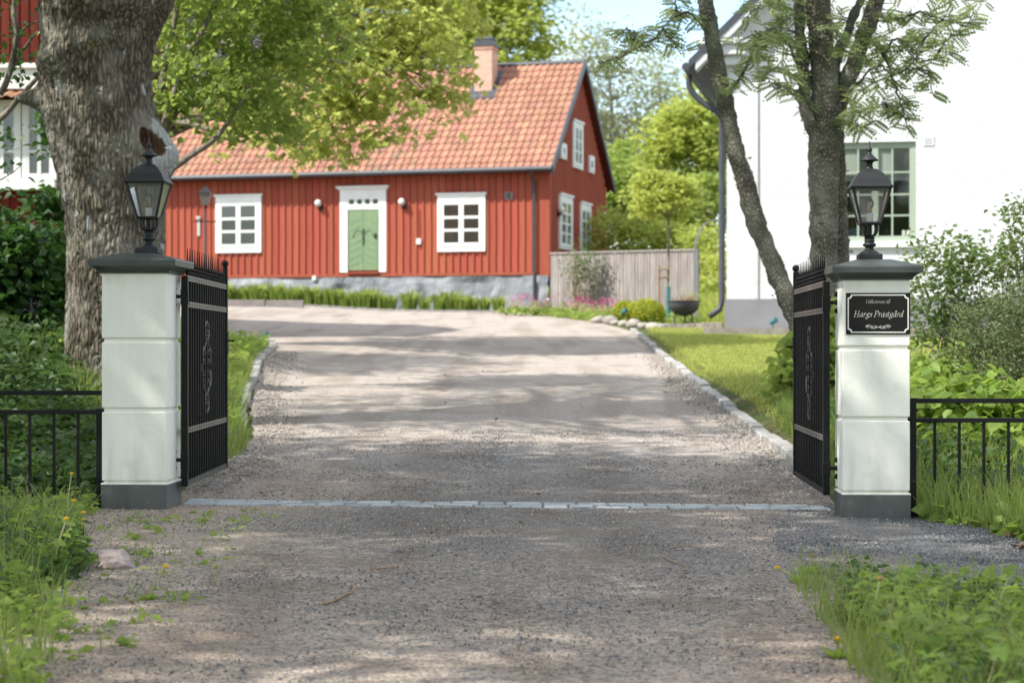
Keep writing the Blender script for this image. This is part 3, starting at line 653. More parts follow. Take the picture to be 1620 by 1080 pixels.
# ---------------------------------------------------------------- name sign
GL = {
 'a': (1.0, [[(.75, .85), (.5, 1), (.15, .7), (.1, .25), (.3, 0), (.55, .25), (.75, .85)], [(.80, 1), (.70, .3), (.80, 0), (.98, .15)]]),
 'r': (.78, [[(.1, .9), (.25, 1), (.2, 0)], [(.22, .55), (.5, .95), (.72, .9)]]),
 'g': (.98, [[(.95, .98), (.55, 1), (.25, .82), (.28, .5), (.55, .42), (.75, .65), (.62, .95)], [(.38, .45), (.25, .22), (.7, .08), (.85, -.2), (.5, -.5), (.08, -.36), (.22, -.05), (.5, .06)]]),
 's': (.68, [[(.62, .85), (.4, 1), (.18, .78), (.4, .55), (.56, .28), (.38, .0), (.08, .12)]]),
 't': (.6, [[(.28, 1.4), (.2, .3), (.3, 0), (.55, .15)], [(.05, 1), (.52, 1)]]),
 'd': (1.0, [[(.75, .85), (.5, 1), (.15, .7), (.1, .25), (.3, 0), (.55, .25), (.75, .85)], [(.72, 1.62), (.80, 1.7), (.72, .3), (.82, 0), (1., .15)]]),
 'H': (1.6, [[(.3, 0), (.3, 1.6)], [(1.2, 0), (1.2, 1.6)], [(.3, .82), (1.2, .82)], [(.08, 0), (.52, 0)], [(.08, 1.6), (.52, 1.6)], [(.98, 0), (1.42, 0)], [(.98, 1.6), (1.42, 1.6)]]),
 'P': (1.2, [[(.3, 0), (.3, 1.6)], [(.08, 0), (.52, 0)], [(.08, 1.6), (.65, 1.6), (1.05, 1.42), (1.02, 1.0), (.65, .78), (.3, .78)]]),
 'V': (1.2, [[(.15, 1.6), (.45, 0), (1.15, 1.6)], [(0, 1.6), (.35, 1.6)], [(.98, 1.6), (1.3, 1.6)]]),
 'l': (.42, [[(.1, 1.62), (.2, 1.7), (.12, .2), (.22, 0), (.4, .12)]]),
 'k': (.85, [[(.1, 1.62), (.2, 1.7), (.12, 0)], [(.13, .5), (.45, .97), (.62, .82), (.22, .52), (.58, .02), (.78, .12)]]),
 'o': (.85, [[(.4, 1), (.12, .62), (.16, .12), (.42, 0), (.7, .38), (.66, .86), (.4, 1)]]),
 'm': (1.35, [[(.05, .9), (.17, 1), (.12, 0)], [(.14, .55), (.42, .98), (.56, .82), (.50, 0)], [(.52, .55), (.82, .98), (.98, .82), (.93, .1), (1.1, .08)]]),
 'n': (.92, [[(.05, .9), (.17, 1), (.12, 0)], [(.14, .55), (.45, .98), (.62, .82), (.56, .1), (.75, .08)]]),
 'e': (.75, [[(.14, .48), (.6, .68), (.5, 1), (.2, .8), (.1, .3), (.34, 0), (.64, .18)]]),
 'i': (.42, [[(.08, .88), (.2, 1), (.12, .2), (.22, 0), (.38, .12)]]), ' ': (.5, []),
}
def write(mb, text, width, xc, zb, y, weight=1.0):
    adv = 0; strokes = []
    for ch in text:
        bch = {'ä': 'a', 'å': 'a'}.get(ch, ch); wd, st = GL[bch]
        for s_ in st: strokes.append([(a + adv, b) for a, b in s_])
        if ch == 'ä': strokes += [[(adv + .32, 1.38), (adv + .36, 1.44)], [(adv + .68, 1.38), (adv + .72, 1.44)]]
        if ch == 'å': strokes.append([(adv + .55 + .17 * math.cos(t), 1.45 + .17 * math.sin(t)) for t in np.linspace(0, 2 * PI, 9)])
        if ch == 'i': strokes.append([(adv + .22, 1.40), (adv + .27, 1.48)])
        adv += wd
    k = width / adv; nx, nz = .075 * weight, .045 * weight
    for s_ in strokes:
        pts = catmull([(a, b, 0) for a, b in s_], 4) if len(s_) > 2 else [Vector((a, b, 0)) for a, b in s_]
        L = []; Rr = []
        for p in pts:
            x = p.x + .26 * p.y; L.append(((x - nx - adv / 2 - .2) * k + xc, y, (p.y - nz) * k + zb)); Rr.append(((x + nx - adv / 2 - .2) * k + xc, y, (p.y + nz) * k + zb))
        for i in range(len(pts) - 1): mb.quad(L[i], Rr[i], Rr[i + 1], L[i + 1])
        th = .03 * weight * k                                      # a thin body so that strokes along the nib stay visible
        for i in range(len(pts) - 1):
            a, b_ = Vector(L[i]).lerp(Vector(Rr[i]), .5), Vector(L[i + 1]).lerp(Vector(Rr[i + 1]), .5)
            d = (b_ - a); 
            if d.length < 1e-7: continue
            nrm = Vector((-d.z, 0, d.x)).normalized() * th; o = Vector((0, -.0002, 0))
            mb.quad(a - nrm + o, a + nrm + o, b_ + nrm + o, b_ - nrm + o)
sg = empty('name_sign', (0, 0, 0), 0, 'black sign with pale italic lettering on the right gate pillar', 'sign')
th_ = R(-2.8); ix, iy = -math.sin(th_), math.cos(th_)
sg.location = (2.405 - ix * .2190 + .010, 13.30 - iy * .2190, 1.334); sg.rotation_euler.z = th_
MB().box(-.2095, .2095, -.009, 0, -.1365, .1365).build('board', 'sign_black', sg, bevel=.0015, seg=1)
bd = MB()
def ring_path(hw, hh, r):
    o = []
    for cx_, cz_, a0 in ((hw, hh, PI), (hw, -hh, PI / 2), (-hw, -hh, 0), (-hw, hh, PI * 1.5)):
        for i in range(6):
            a = a0 + (PI / 2) * (i / 5)
            o.append((cx_ + r * math.cos(a), cz_ + r * math.sin(a)))
    return o
o1, o2 = ring_path(.199, .126, .022), ring_path(.1915, .1185, .022)
vs = [(a, -.0105, b) for a, b in o1] + [(a, -.0105, b) for a, b in o2]; N_ = len(o1)
bd.add(vs, [(i, (i + 1) % N_, N_ + (i + 1) % N_, N_ + i) for i in range(N_)]); bd.build('border', 'sign_cream', sg)
t2 = MB(); write(t2, 'Hargs Prästgård', .322, .004, -.021, -.0102, .8); t2.build('lettering', 'sign_cream', sg, label='large italic name line')
t1 = MB(); write(t1, 'Välkommen till', .158, .000, .068, -.0102, .6); t1.build('lettering', 'sign_cream', sg, label='small italic welcome line')
om = MB()
for s in (-1, 1):
    for cx_, r, dr in ((.068, .013, 1), (.040, .012, -1), (.016, .009, 1)):
        sp = [(s * (cx_ + r * math.cos(a) * (1 - a / 9)), -.0103, -.087 + dr * r * math.sin(a) * (1 - a / 9)) for a in np.linspace(0, 6.5, 16)]
        om.tube(sp, .0011, 4)
    om.tube(catmull([(s * .080, -.0103, -.087), (s * .055, -.0103, -.075), (s * .03, -.0103, -.097), (0, -.0103, -.087)], 6), .0012, 4)
om.build('flourish', 'sign_cream', sg)

# ---------------------------------------------------------------- cobble threshold between the pillars
ct = empty('cobble_threshold', (0, 13.85, 0), 0, 'double row of pale granite setts across the drive between the pillars', 'cobbles')
ct['kind'] = 'structure'
random.seed(5)
for row, (y0, dy) in enumerate(((13.74, .17), (13.925, .17))):
    x = -2.27
    while x < 2.16:
        wd = random.uniform(.17, .27); x1 = min(x + wd, 2.2); zc = gz((x + x1) / 2, y0) + .021 + random.uniform(-.005, .006)
        slope = .11 * (1 if False else 1)
        yo = .03 * math.sin(x * 1.3) * .5 + random.uniform(-.008, .008)
        a, b_, c_ = x + .006, x1 - .006, .006
        m_ = MB(); j = lambda: random.uniform(-.008, .008)
        top = [(a + .008 + j(), y0 + yo - dy / 2 + .008, zc), (b_ - .008 + j(), y0 + yo - dy / 2 + .008 + j(), zc), (b_ - .008 + j(), y0 + yo + dy / 2 - .006, zc), (a + .008 + j(), y0 + yo + dy / 2 - .006 + j(), zc)]
        bot = [(a, y0 + yo - dy / 2, zc - .012), (b_, y0 + yo - dy / 2, zc - .012), (b_, y0 + yo + dy / 2, zc - .012), (a, y0 + yo + dy / 2, zc - .012)]
        low = [(p[0], p[1], p[2] - .05) for p in bot]
        m_.rings([[(p[0], p[1] - 13.85, p[2]) for p in r_] for r_ in (low, bot, top)])
        m_.build('cobble', 'cobble', ct, smooth=False)
        x = x1

# ---------------------------------------------------------------- kerbs
def kerb(label, pts, wd, hgt, n, name='stone_kerb', mm='kerb_stone', seed=1):
    random.seed(seed); root = empty(name, (0, 0, 0), 0, label, 'kerb'); root['kind'] = 'structure'
    P = [Vector((x, y, 0)) for x, y in pts]; D = [0]
    for i in range(len(P) - 1): D.append(D[-1] + (P[i + 1] - P[i]).length)
    def pos(d):
        return Vector((np.interp(d, D, [p.x for p in P]), np.interp(d, D, [p.y for p in P]), 0))
    cuts = [0]
    for i in range(n): cuts.append(cuts[-1] + random.uniform(.75, 1.25))
    cuts = [c_ * D[-1] / cuts[-1] for c_ in cuts]
    for i in range(n):
        a, b_ = pos(cuts[i] + .006), pos(cuts[i + 1] - .006); d = (b_ - a).normalized(); s_ = Vector((d.y, -d.x, 0))
        off = random.uniform(-.02, .02); a += s_ * off; b_ += s_ * (off + random.uniform(-.012, .012))
        za, zb = gz(a.x, a.y), gz(b_.x, b_.y); hh = hgt + random.uniform(-.015, .02); c = .012
        def prof(p, z): 
            return [p - s_ * wd / 2 + Vector((0, 0, z - .15)), p - s_ * wd / 2 + Vector((0, 0, z + hh - c)), p - s_ * (wd / 2 - c) + Vector((0, 0, z + hh)), p + s_ * (wd / 2 - c) + Vector((0, 0, z + hh)), p + s_ * wd / 2 + Vector((0, 0, z + hh - c)), p + s_ * wd / 2 + Vector((0, 0, z - .15))]
        mid = a.lerp(b_, .5) + s_ * random.uniform(-.006, .006); zm = (za + zb) / 2 + random.uniform(-.006, .006)
        MB().rings([prof(a, za), prof(mid, zm), prof(b_, zb)]).build('kerb_stone', mm, root)
kerb('long pale granite kerb between the drive and the right lawn', [(2.43, 15.55), (2.50, 25), (2.60, 35), (2.70, 44.3)], .13, .075, 34)
kerb('short weathered kerb along the left grass verge', [(-2.60, 18.8), (-3.12, 23), (-3.78, 30), (-4.2, 35), (-4.62, 38.2)], .13, .07, 20, seed=2)
for (x, y) in ((-2.36, 14.35),):
    pass
# ---------------------------------------------------------------- red farmhouse
TH = R(16.2); HX, HY = 1.07, 58.0
Z0 = ZC + 60 / 3150 * HY
def wl_(px, v=0):
    """local x on the long wall (offset v inwards) seen at pixel column px"""
    k = (px - 810) / 3150; c, s_ = math.cos(TH), math.sin(TH)
    return (k * (HY + v * c) - HX - v * s_) / (c + k * s_)
def wy(px, v=0): return HY - math.sin(TH) * wl_(px, v) + math.cos(TH) * v
def wz(px, py, v=0): return ZC + (550 - py) * wy(px, v) / 3150 - Z0
def gt(px):
    k = (px - 810) / 3150; c, s_ = math.cos(TH), math.sin(TH); return (k * HY - HX) / (s_ - k * c)
def gzz(px, py): return ZC + (550 - py) * (HY + math.cos(TH) * gt(px)) / 3150 - Z0
house = empty('red_farmhouse', (HX, HY, Z0), -TH, 'long red board house with orange tile roof, green door and brick chimney', 'house')
Tf = lambda u, d, z: (u, -d, z)                 # front wall: d = how proud of the boards
Tg = lambda u, d, z: (d, u, z)                  # gable wall
LW = -14.6; WB, EV, RD, GW, DEP = 1.03, 4.10, 7.66, 3.5, 7.0
PITCH = math.atan2(RD - EV - .0, GW + .38)
MB().box(LW, 0, 0, DEP, .9, 4.05).add([(0, 0, 4.05), (0, DEP, 4.05), (0, GW, 7.42), (LW, 0, 4.05), (LW, DEP, 4.05), (LW, GW, 7.42)], [(0, 1, 2), (5, 4, 3)]).build('wall', 'falu_red', house)
# foundation: rough grey field-stone footing
fm = MB(); nx, nz = 140, 10; vs = []; 
for j in range(nz + 1):
    for i in range(nx + 1):
        u = LW + (-LW) * i / nx; z = -.9 + 1.9 * j / nz
        q = (u * .9, z * 1.5, 3.3); n_ = noise.fractal(Vector(q), 1, 2, 4) * .13 + abs(noise.noise(Vector((u * .8 + z * .9, z * 1.2, 8)))) * .30
        vs.append((u, -.02 - max(0, n_) - (.02 if j < nz else 0), z))
fm.add(vs, [(j * (nx + 1) + i, j * (nx + 1) + i + 1, (j + 1) * (nx + 1) + i + 1, (j + 1) * (nx + 1) + i) for j in range(nz) for i in range(nx)])
fm.build('foundation', 'found_grey', house, smooth=False)
MB().box(.0, .035, .0, DEP, -.9, .96).build('foundation', 'found_grey', house)
# vertical cladding boards, one object each
openings = [(wl_(343), wl_(415)), (wl_(538), wl_(612.5)), (wl_(693), wl_(769))]
bw = .222; nb = int(-LW / bw)
me_b = MB().box(.004, bw - .052, -.020, 0, 1.10, 4.06).box(bw - .062, bw - .004, -.056, -.018, 1.10, 4.06).mesh('board')
holes = [(wl_(343), wl_(415), wz(379, 400), wz(379, 309.5)), (wl_(539), wl_(612), wz(576, 429), wz(576, 300)), (wl_(693.5), wl_(769), wz(731, 398), wz(731, 307))]
def board_mesh(z0, z1): return MB().box(.004, bw - .052, -.020, 0, z0, z1).box(bw - .062, bw - .004, -.056, -.018, z0, z1).mesh('board')
cut = [(board_mesh(1.10, h[2] + .06) if h[2] > 1.2 else None, board_mesh(h[3] - .06, 4.06)) for h in holes]
for i in range(nb):
    x = -.30 - (i + 1) * bw + .04; ms = [me_b]
    for h, (lo_, hi_) in zip(holes, cut):
        if x > h[0] + .02 and x + bw < h[1] - .02: ms = [q for q in (lo_, hi_) if q]
    for q in ms:
        o = link('board', q, 'falu_red', house); o.location = (x, -.001, 0)
MB().box(LW, -.28, -.075, .0, 1.02, 1.098).build('water_board', 'falu_red', house)
MB().box(-.26, .02, -.045, 0, .96, 4.06).box(.002, .045, -.045, .18, .96, 4.10).build('corner_board', 'falu_red', house)
gm_ = MB(); ng = 30
for i in range(ng):
    y = .2 + i * (DEP - .4) / ng; top = 4.05 + 3.37 * (1 - abs(y - GW) / GW) - .05
    gm_.box(.002, .026, y, y + .15, .98, top)
    gm_.box(.02, .045, y + .14, y + .20, .98, top - .05)
gm_.build('gable_cladding', 'falu_red', house, kind='stuff')
MB().box(.002, .05, DEP - .2, DEP, .96, 4.1).build('corner_board', 'falu_red', house)

def window(parent, T, u0, u1, z0, z1, cols, rows, fr=.12, head=.0, sash=.045, munt=.03, mid=None, glass='pane', back='room_dark', casing='white_paint', shelf=None, proud=.05, rows_h=None, curtain=None, low=0, deepset=False, name='window', deep=0):
    """outer casing u0..u1, z0..z1; panes in a grid; each pane its own sub-part"""
    m = MB(); a, b_, c, d = u0 + fr, u1 - fr, z0 + fr + low, z1 - fr - head
    m.box(u0, a, .0, proud, z0, z1, T).box(b_, u1, .0, proud, z0, z1, T).box(a, b_, .0, proud, d, z1, T).box(a, b_, .0, proud, z0, c, T)
    if head: m.box(u0 - .05, u1 + .05, proud + .001, proud + .035, z1 - .03, z1 + .03, T)
    if not deepset: m.box(a - .03, b_ + .03, proud + .001, proud + .025, c - .045, c - .005, T)
    win = m.build(name, casing, parent)
    s_ = MB(); p0 = proud - .03; p1 = proud - .006
    s_.box(a, a + sash, p0, p1, c, d, T).box(b_ - sash, b_, p0, p1, c, d, T).box(a + sash, b_ - sash, p0, p1, d - sash, d, T).box(a + sash, b_ - sash, p0, p1, c, c + sash, T)
    A, B, Cc, Dd = a + sash, b_ - sash, c + sash, d - sash; mw = mid if mid else munt
    us = [A]; 
    for i in range(1, cols): us.append(A + (B - A) * i / cols)
    us.append(B); rh = rows_h or [1] * rows; tot = sum(rh); zs = [Dd]
    for r_ in rh: zs.append(zs[-1] - (Dd - Cc) * r_ / tot)
    for i in range(1, cols):
        hw = (mw if i == cols // 2 and cols % 2 == 0 else munt) / 2; s_.box(us[i] - hw, us[i] + hw, p0 + .001, p1 + (.012 if hw == mw / 2 else -.003), Cc, Dd, T)
    for i in range(1, rows): s_.box(A, B, p0 + .002, p1 - .005, zs[i] - munt / 2, zs[i] + munt / 2, T)
    s_.build('sash', casing, win)
    for i in range(cols):
        for j in range(rows):
            q = MB().add([T(us[i], p0 + .006, zs[j + 1]), T(us[i + 1], p0 + .006, zs[j + 1]), T(us[i + 1], p0 + .006, zs[j]), T(us[i], p0 + .006, zs[j])], [(0, 1, 2, 3)])
            q.build('pane', glass, win)
    cz = d
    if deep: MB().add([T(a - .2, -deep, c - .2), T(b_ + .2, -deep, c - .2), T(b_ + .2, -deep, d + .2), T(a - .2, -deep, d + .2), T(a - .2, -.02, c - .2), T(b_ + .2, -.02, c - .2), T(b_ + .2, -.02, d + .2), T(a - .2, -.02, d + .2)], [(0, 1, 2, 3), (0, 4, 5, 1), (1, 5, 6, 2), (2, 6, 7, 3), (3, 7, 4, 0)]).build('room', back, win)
    else: MB().box(a, b_, .002, proud - .045, c, d, T).build('room', back, win)  # thin dark box painted as the unlit interior behind the panes
    if curtain: MB().box(a + .01, b_ - .01, proud - .044, proud - .040, c + (d - c) * curtain[1], d, T).build('curtain', curtain[0], win)
    return win
def fw(px0, px1, py0, py1, **k):
    xm = (px0 + px1) / 2
    return window(house, Tf, wl_(px0), wl_(px1), wz(xm, py1), wz(xm, py0), **k)
fw(343, 415, 309.5, 400, cols=2, rows=3, fr=.15, head=.12, low=.06, munt=.075, mid=.15, sash=.045, proud=.10, curtain=('curtain', .72))
fw(693.5, 769, 307, 398, cols=2, rows=3, fr=.15, head=.12, low=.06, munt=.075, mid=.15, sash=.045, proud=.10, curtain=('curtain_tan', .0))
# front door
u0, u1 = wl_(552), wl_(600); zb, zt = wz(576, 427.5), wz(576, 332.5); zt2 = wz(576, 300)
dr = MB(); um = (u0 + u1) / 2
for s_, (a, b_) in enumerate(((u0, um - .004), (um + .004, u1))):
    dr.box(a, b_, .02, .045, zb, zt, Tf)
door = dr.build('door', 'door_green', house)
pm = MB()
for a, b_ in ((u0, um), (um, u1)):                               # chevron boards on both leaves
    for i in range(7):
        z = zb + .1 + i * (zt - zb - .3) / 7; k = -1 if a == u0 else 1
        e0, e1 = (a + .06, b_ - .05); za = z + (.0 if k < 0 else .16); zc_ = z + (.16 if k < 0 else .0)
        pm.add([Tf(e0, .052, za), Tf(e1, .052, zc_), Tf(e1, .052, zc_ + .17), Tf(e0, .052, za + .17), Tf(e0, .045, za - .01), Tf(e1, .045, zc_ - .01)], [(0, 1, 2, 3), (4, 5, 1, 0)])
pm.build('panelling', 'door_green', door)
MB().box(u1 - .12, u1 - .08, .055, .085, zb + .95, zb + 1.1, Tf).build('handle', 'black_iron', door)
hg = MB()
for k in (-1, 1):
    hg.tube(catmull([(um + k * .03, -.06, zb + 1.1), (um + k * .16, -.06, zb + 1.2), (um + k * .28, -.06, zb + 1.12), (um + k * .34, -.06, zb + .98)], 5), .009, 5)
    hg.tube([(um + k * .02, -.06, zb + .75), (um + k * .02, -.06, zb + 1.25)], .008, 5)
hg.build('strap_ironwork', 'door_iron', door)
ds = MB(); a, b_ = wl_(539), wl_(612)
ds.box(a, u0 - .02, 0, .075, zb - .06, zt2, Tf).box(u1 + .02, b_, 0, .075, zb - .06, zt2, Tf).box(u0 - .02, u1 + .02, 0, .06, zt + .02, zt + .17, Tf).box(u0 - .02, u1 + .02, 0, .06, wz(576, 315.5), zt2, Tf)
ds.box(a - .06, b_ + .06, .0, .12, zt2, zt2 + .05, Tf).box(a - .10, b_ + .10, .0, .18, zt2 + .05, zt2 + .10, Tf)
for i in range(5):
    uu = u0 - .02 + (u1 - u0 + .04) * i / 4; ds.box(uu - .05, uu + .05, 0, .055, zt + .17, wz(576, 315.5), Tf)
srd = ds.build('door_surround', 'white_paint', house)
for i in range(4):
    ua = u0 + (u1 - u0) * i / 4; MB().box(ua, ua + (u1 - u0) / 4, .02, .046, zt + .15, wz(576, 315), Tf).build('pane', 'room_dark', srd)
MB().box(u0 - .02, u1 + .02, 0, .14, zb - .10, zb - .062, Tf).build('threshold', 'falu_red', house)
# gable windows
def gw(px0, px1, py0, py1, **k):
    xm = (px0 + px1) / 2
    return window(house, Tg, gt(px0), gt(px1), gzz(xm, py1), gzz(xm, py0), **k)
gw(882, 901.5, 309, 395, cols=2, rows=4, fr=.13, head=.08, munt=.05, mid=.10, proud=.10, curtain=('curtain_white', 0))
gw(915, 930.5, 322, 404, cols=2, rows=4, fr=.13, head=.08, munt=.05, mid=.10, proud=.10, curtain=('curtain_white', 0))
gw(903, 918, 193, 267, cols=2, rows=3, fr=.13, head=.05, munt=.05, mid=.10, proud=.10, curtain=('curtain_white', 0))
gw(883.5, 892, 227, 252, cols=1, rows=1, fr=.12, munt=.05, proud=.10, curtain=('curtain_white', 0))
gw(929, 936, 247, 274, cols=1, rows=1, fr=.12, munt=.05, proud=.10, curtain=('curtain_white', 0))
# globe wall lamps
def wall_lamp(p, T):
    u, z = p
    o = MB().box(u - .06, u + .06, .04, .10, z - .16, z - .02, T).box(u - .05, u + .05, .10, .16, z - .12, z - .06, T).build('wall_lamp', 'lamp_black', house)
    c = T(u - .03, .17, z + .04); MB().ball(c, .105, 12, 8).build('lamp_globe', 'plastic_white', o, smooth=True)
wall_lamp((wl_(508), wz(508, 324)), Tf); wall_lamp((wl_(640), wz(640, 322)), Tf)
wall_lamp((gt(880), gzz(880, 334)), Tg); wall_lamp((gt(948), gzz(948, 343)), Tg)
u = wl_(805.5); z = wz(805, 310); MB().box(u - .12, u + .12, .02, .055, z - .12, z + .12, Tf).build('vent', 'plinth_grey', house, bevel=.01)
MB().box(u - .07, u + .07, .054, .06, z - .07, z + .07, Tf).build('vent_grille', 'room_dark', house)
u = wl_(664); z = wz(664, 382); MB().box(u - .07, u + .07, .03, .11, z - .09, z + .08, Tf).build('outdoor_socket', 'plastic_white', house, bevel=.01)
MB().tube([(u, -.05, z + .08), (u, -.05, z + .95)], .012, 5).build('cable', 'falu_red', house)
u = wl_(499); z = wz(499, 440); MB().box(u - .06, u + .06, .06, .12, z - .07, z + .06, Tf).build('outdoor_socket', 'plastic_white', house, bevel=.01)
u = wl_(315.5); z = wz(315, 358); MB().box(u - .045, u + .045, .045, .06, z - .30, z + .30, Tf).box(u - .07, u + .07, .04, .10, z + .22, z + .30, Tf).build('thermometer', 'curtain', house, bevel=.005)
# roof
sl = Vector((0, math.cos(PITCH), math.sin(PITCH))); nr = Vector((0, -math.sin(PITCH), math.cos(PITCH)))
E0 = Vector((0, -.38, EV)); SLL = (GW + .38) / math.cos(PITCH); OX = .22
rf = MB(); a = E0 - nr * .03; b_ = E0 + sl * SLL - nr * .03; D2 = 2 * GW + .38
rf.rings([[(x, a.y, a.z - .10), (x, a.y, a.z), (x, b_.y, b_.z), (x, D2, a.z), (x, D2, a.z - .10), (x, b_.y, b_.z - .14)] for x in (LW - .2, OX - .03)])
rf.build('roof', 'falu_red_dark', house)
MB().add([(LW - .2, D2 + .02, a.z + .05), (OX - .02, D2 + .02, a.z + .05), (OX - .02, b_.y, b_.z + .06), (LW - .2, b_.y, b_.z + .06)], [(0, 1, 2, 3)]).build('rear_tiles', 'tile_isl', house)
tw = .222; tl = .36; rows_n = int(SLL / .34) + 1; cols_n = int((OX - LW + .2) / tw)
def tile_arrays():
    xs_ = np.array([0, .045, .09, .13, .175, .222, .236]); zz = np.array([.018, .0, .0, .018, .048, .040, .020])
    v = []; f = []
    for yy, dz in ((0, .030), (tl, .0)):
        for x, z in zip(xs_, zz): v.append((x, yy, z + dz))
    for x, z in zip(xs_, zz): v.append((x, 0.002, z + .008))
    n = len(xs_)
    for i in range(n - 1): f.append((i, i + 1, n + i + 1, n + i)); f.append((2 * n + i, 2 * n + i + 1, i + 1, i))
    return np.array(v), np.array(f)
tv, tf = tile_arrays(); tme = npmesh('roof_tile', tv, tf, False); tme.materials.append(M['tile'])
RT = Matrix(((1, 0, 0), (0, math.cos(PITCH), -math.sin(PITCH)), (0, math.sin(PITCH), math.cos(PITCH))))
tiles = []
random.seed(11)
for i in range(rows_n):
    for j in range(cols_n):
        x = OX - .03 - (j + 1) * tw + random.uniform(-.004, .004); p = E0 + sl * (-.05 + i * SLL / rows_n) + nr * .005 + Vector((x, 0, 0))
        tiles.append((j, p, random.gauss(0, .006), random.gauss(0, .008)))
tiles.sort(key=lambda t: t[0])
for j, p, ry, rz in tiles[:300]:
    o = bpy.data.objects.new('roof_tile', tme); C.objects.link(o); o.parent = house
    o.location = p; o.rotation_euler = (PITCH + ry, 0, rz)
tvr = tv @ np.array(RT).T; rest = tiles[300:]
VV = (tvr[None] + np.array([tuple(t[1]) for t in rest])[:, None]).reshape(-1, 3); FF = (tf[None] + (np.arange(len(rest)) * len(tv))[:, None, None]).reshape(-1, 4)
link('roof_tiles', npmesh('roof_tiles', VV, FF), 'tile_isl', house, kind='stuff')
rd = E0 + sl * SLL
MB().tube([(LW - .2, rd.y, rd.z + .02), (OX, rd.y, rd.z + .02)], .085, 8).build('ridge_cap', 'roof_sheet', house)
# verge boards, gutter, downpipe
for s_ in (0, 1):
    A = Vector((OX, -.42, EV - .05)) if s_ == 0 else Vector((OX, D2 + .04, EV - .05)); B = Vector((OX, GW, rd.z + .07))
    w_ = Vector((0, 0, .26))
    MB().rings([[tuple(A + Vector((dx, 0, 0)) - w_ * .5), tuple(A + Vector((dx, 0, 0)) + w_ * .45), tuple(B + Vector((dx, 0, 0)) + w_ * .2), tuple(B + Vector((dx, 0, 0)) - w_ * .75)] for dx in (-.03, .03)]).build('verge_board', 'roof_sheet', house)
MB().tube([(LW - .2, -.50, EV - .03), (OX, -.50, EV - .03)], .075, 8).build('gutter', 'roof_sheet', house)
ux = wl_(847)
MB().tube([(ux, -.45, EV - .06), (ux, -.42, EV - .18), (ux, -.12, EV - .42), (ux, -.12, .30), (ux, -.30, .12)], .045, 8).build('downpipe', 'roof_sheet', house)
# chimney
cx0, cx1, cy0, cy1 = -3.02, -2.46, 2.42, 3.02; ctop = ZC + (550 - 72) * 61 / 3150 - Z0
ch = MB().box(cx0, cx1, cy0, cy1, 6.2, ctop).build('chimney', 'brick', house)
MB().box(cx0 - .03, cx1 + .03, cy0 - .03, cy1 + .03, ctop - .10, ctop - .001).build('corbel', 'brick', ch)
MB().box(cx0 - .07, cx1 + .07, cy0 - .07, cy1 + .07, ctop, ctop + .07).box(cx0 + .02, cx1 - .02, cy0 + .02, cy1 - .02, ctop + .07, ctop + .22).build('chimney_cap', 'roof_sheet', ch)
MB().add([(cx0 - .02, cy0, ctop + .22), (cx1 + .02, cy0, ctop + .22), (cx1 + .02, cy1, ctop + .22), (cx0 - .02, cy1, ctop + .22), (cx0 + .1, (cy0 + cy1) / 2, ctop + .32), (cx1 - .1, (cy0 + cy1) / 2, ctop + .32)], [(0, 1, 5, 4), (2, 3, 4, 5), (1, 2, 5), (3, 0, 4), (3, 2, 1, 0)]).build('chimney_hood', 'roof_sheet', ch)
def rz_at(y): return EV + (y + .38) * math.tan(PITCH)
fl = MB(); e = .16
fl.add([(cx0 - e, cy0 - e - .1, rz_at(cy0 - e - .1) + .10), (cx1 + e, cy0 - e - .1, rz_at(cy0 - e - .1) + .10), (cx1 + e, cy1 + e, rz_at(cy1 + e) + .10), (cx0 - e, cy1 + e, rz_at(cy1 + e) + .10),
        (cx0 - e, cy0 - e - .1, rz_at(cy0 - e - .1) - .02), (cx1 + e, cy0 - e - .1, rz_at(cy0 - e - .1) - .02), (cx1 + e, cy1 + e, rz_at(cy1 + e) - .02), (cx0 - e, cy1 + e, rz_at(cy1 + e) - .02)], [(0, 1, 2, 3), (0, 4, 5, 1), (1, 5, 6, 2), (2, 6, 7, 3), (3, 7, 4, 0)])
fl.build('flashing', 'roof_sheet', ch)

# ---------------------------------------------------------------- white plastered house on the right
TW = R(11); WX, WY = 4.53, 42.0; WZ0 = 1.50
white = empty('white_house', (WX, WY, WZ0), -TW, 'tall white plastered house with green framed window, cropped at right', 'house')
def ww(px):
    k = (px - 810) / 3150; c, s_ = math.cos(TW), math.sin(TW); return (k * WY - WX) / (c + k * s_)
def wwz(px, py): return ZC + (550 - py) * (WY - math.sin(TW) * ww(px)) / 3150 - WZ0
WWID = 11.0; WEV = wwz(1150, 66); PK = WEV + WWID / 2 * .95
wu0, wu1 = ww(1320.5), ww(1448.8); wz0, wz1 = wwz(1385, 385), wwz(1385, 225)
wm = MB(); rc = .16
for (a, b_, c, d) in ((0, wu0, .62, WEV), (wu1, WWID, .62, WEV), (wu0, wu1, .62, wz0), (wu0, wu1, wz1, WEV)):
    wm.add([(a, 0, c), (b_, 0, c), (b_, 0, d), (a, 0, d)], [(0, 1, 2, 3)])
wm.add([(0, 0, WEV), (WWID, 0, WEV), (WWID / 2, 0, PK)], [(0, 1, 2)])
wm.add([(0, 0, 0), (0, 7, 0), (0, 7, WEV), (0, 0, WEV)], [(0, 1, 2, 3)]).add([(WWID, 0, 0), (WWID, 7, 0), (WWID, 7, WEV), (WWID, 0, WEV)], [(0, 1, 2, 3)])
wm.add([(0, 7, 0), (WWID, 7, 0), (WWID, 7, WEV), (WWID / 2, 7, PK), (0, 7, WEV)], [(0, 1, 2, 3, 4)])
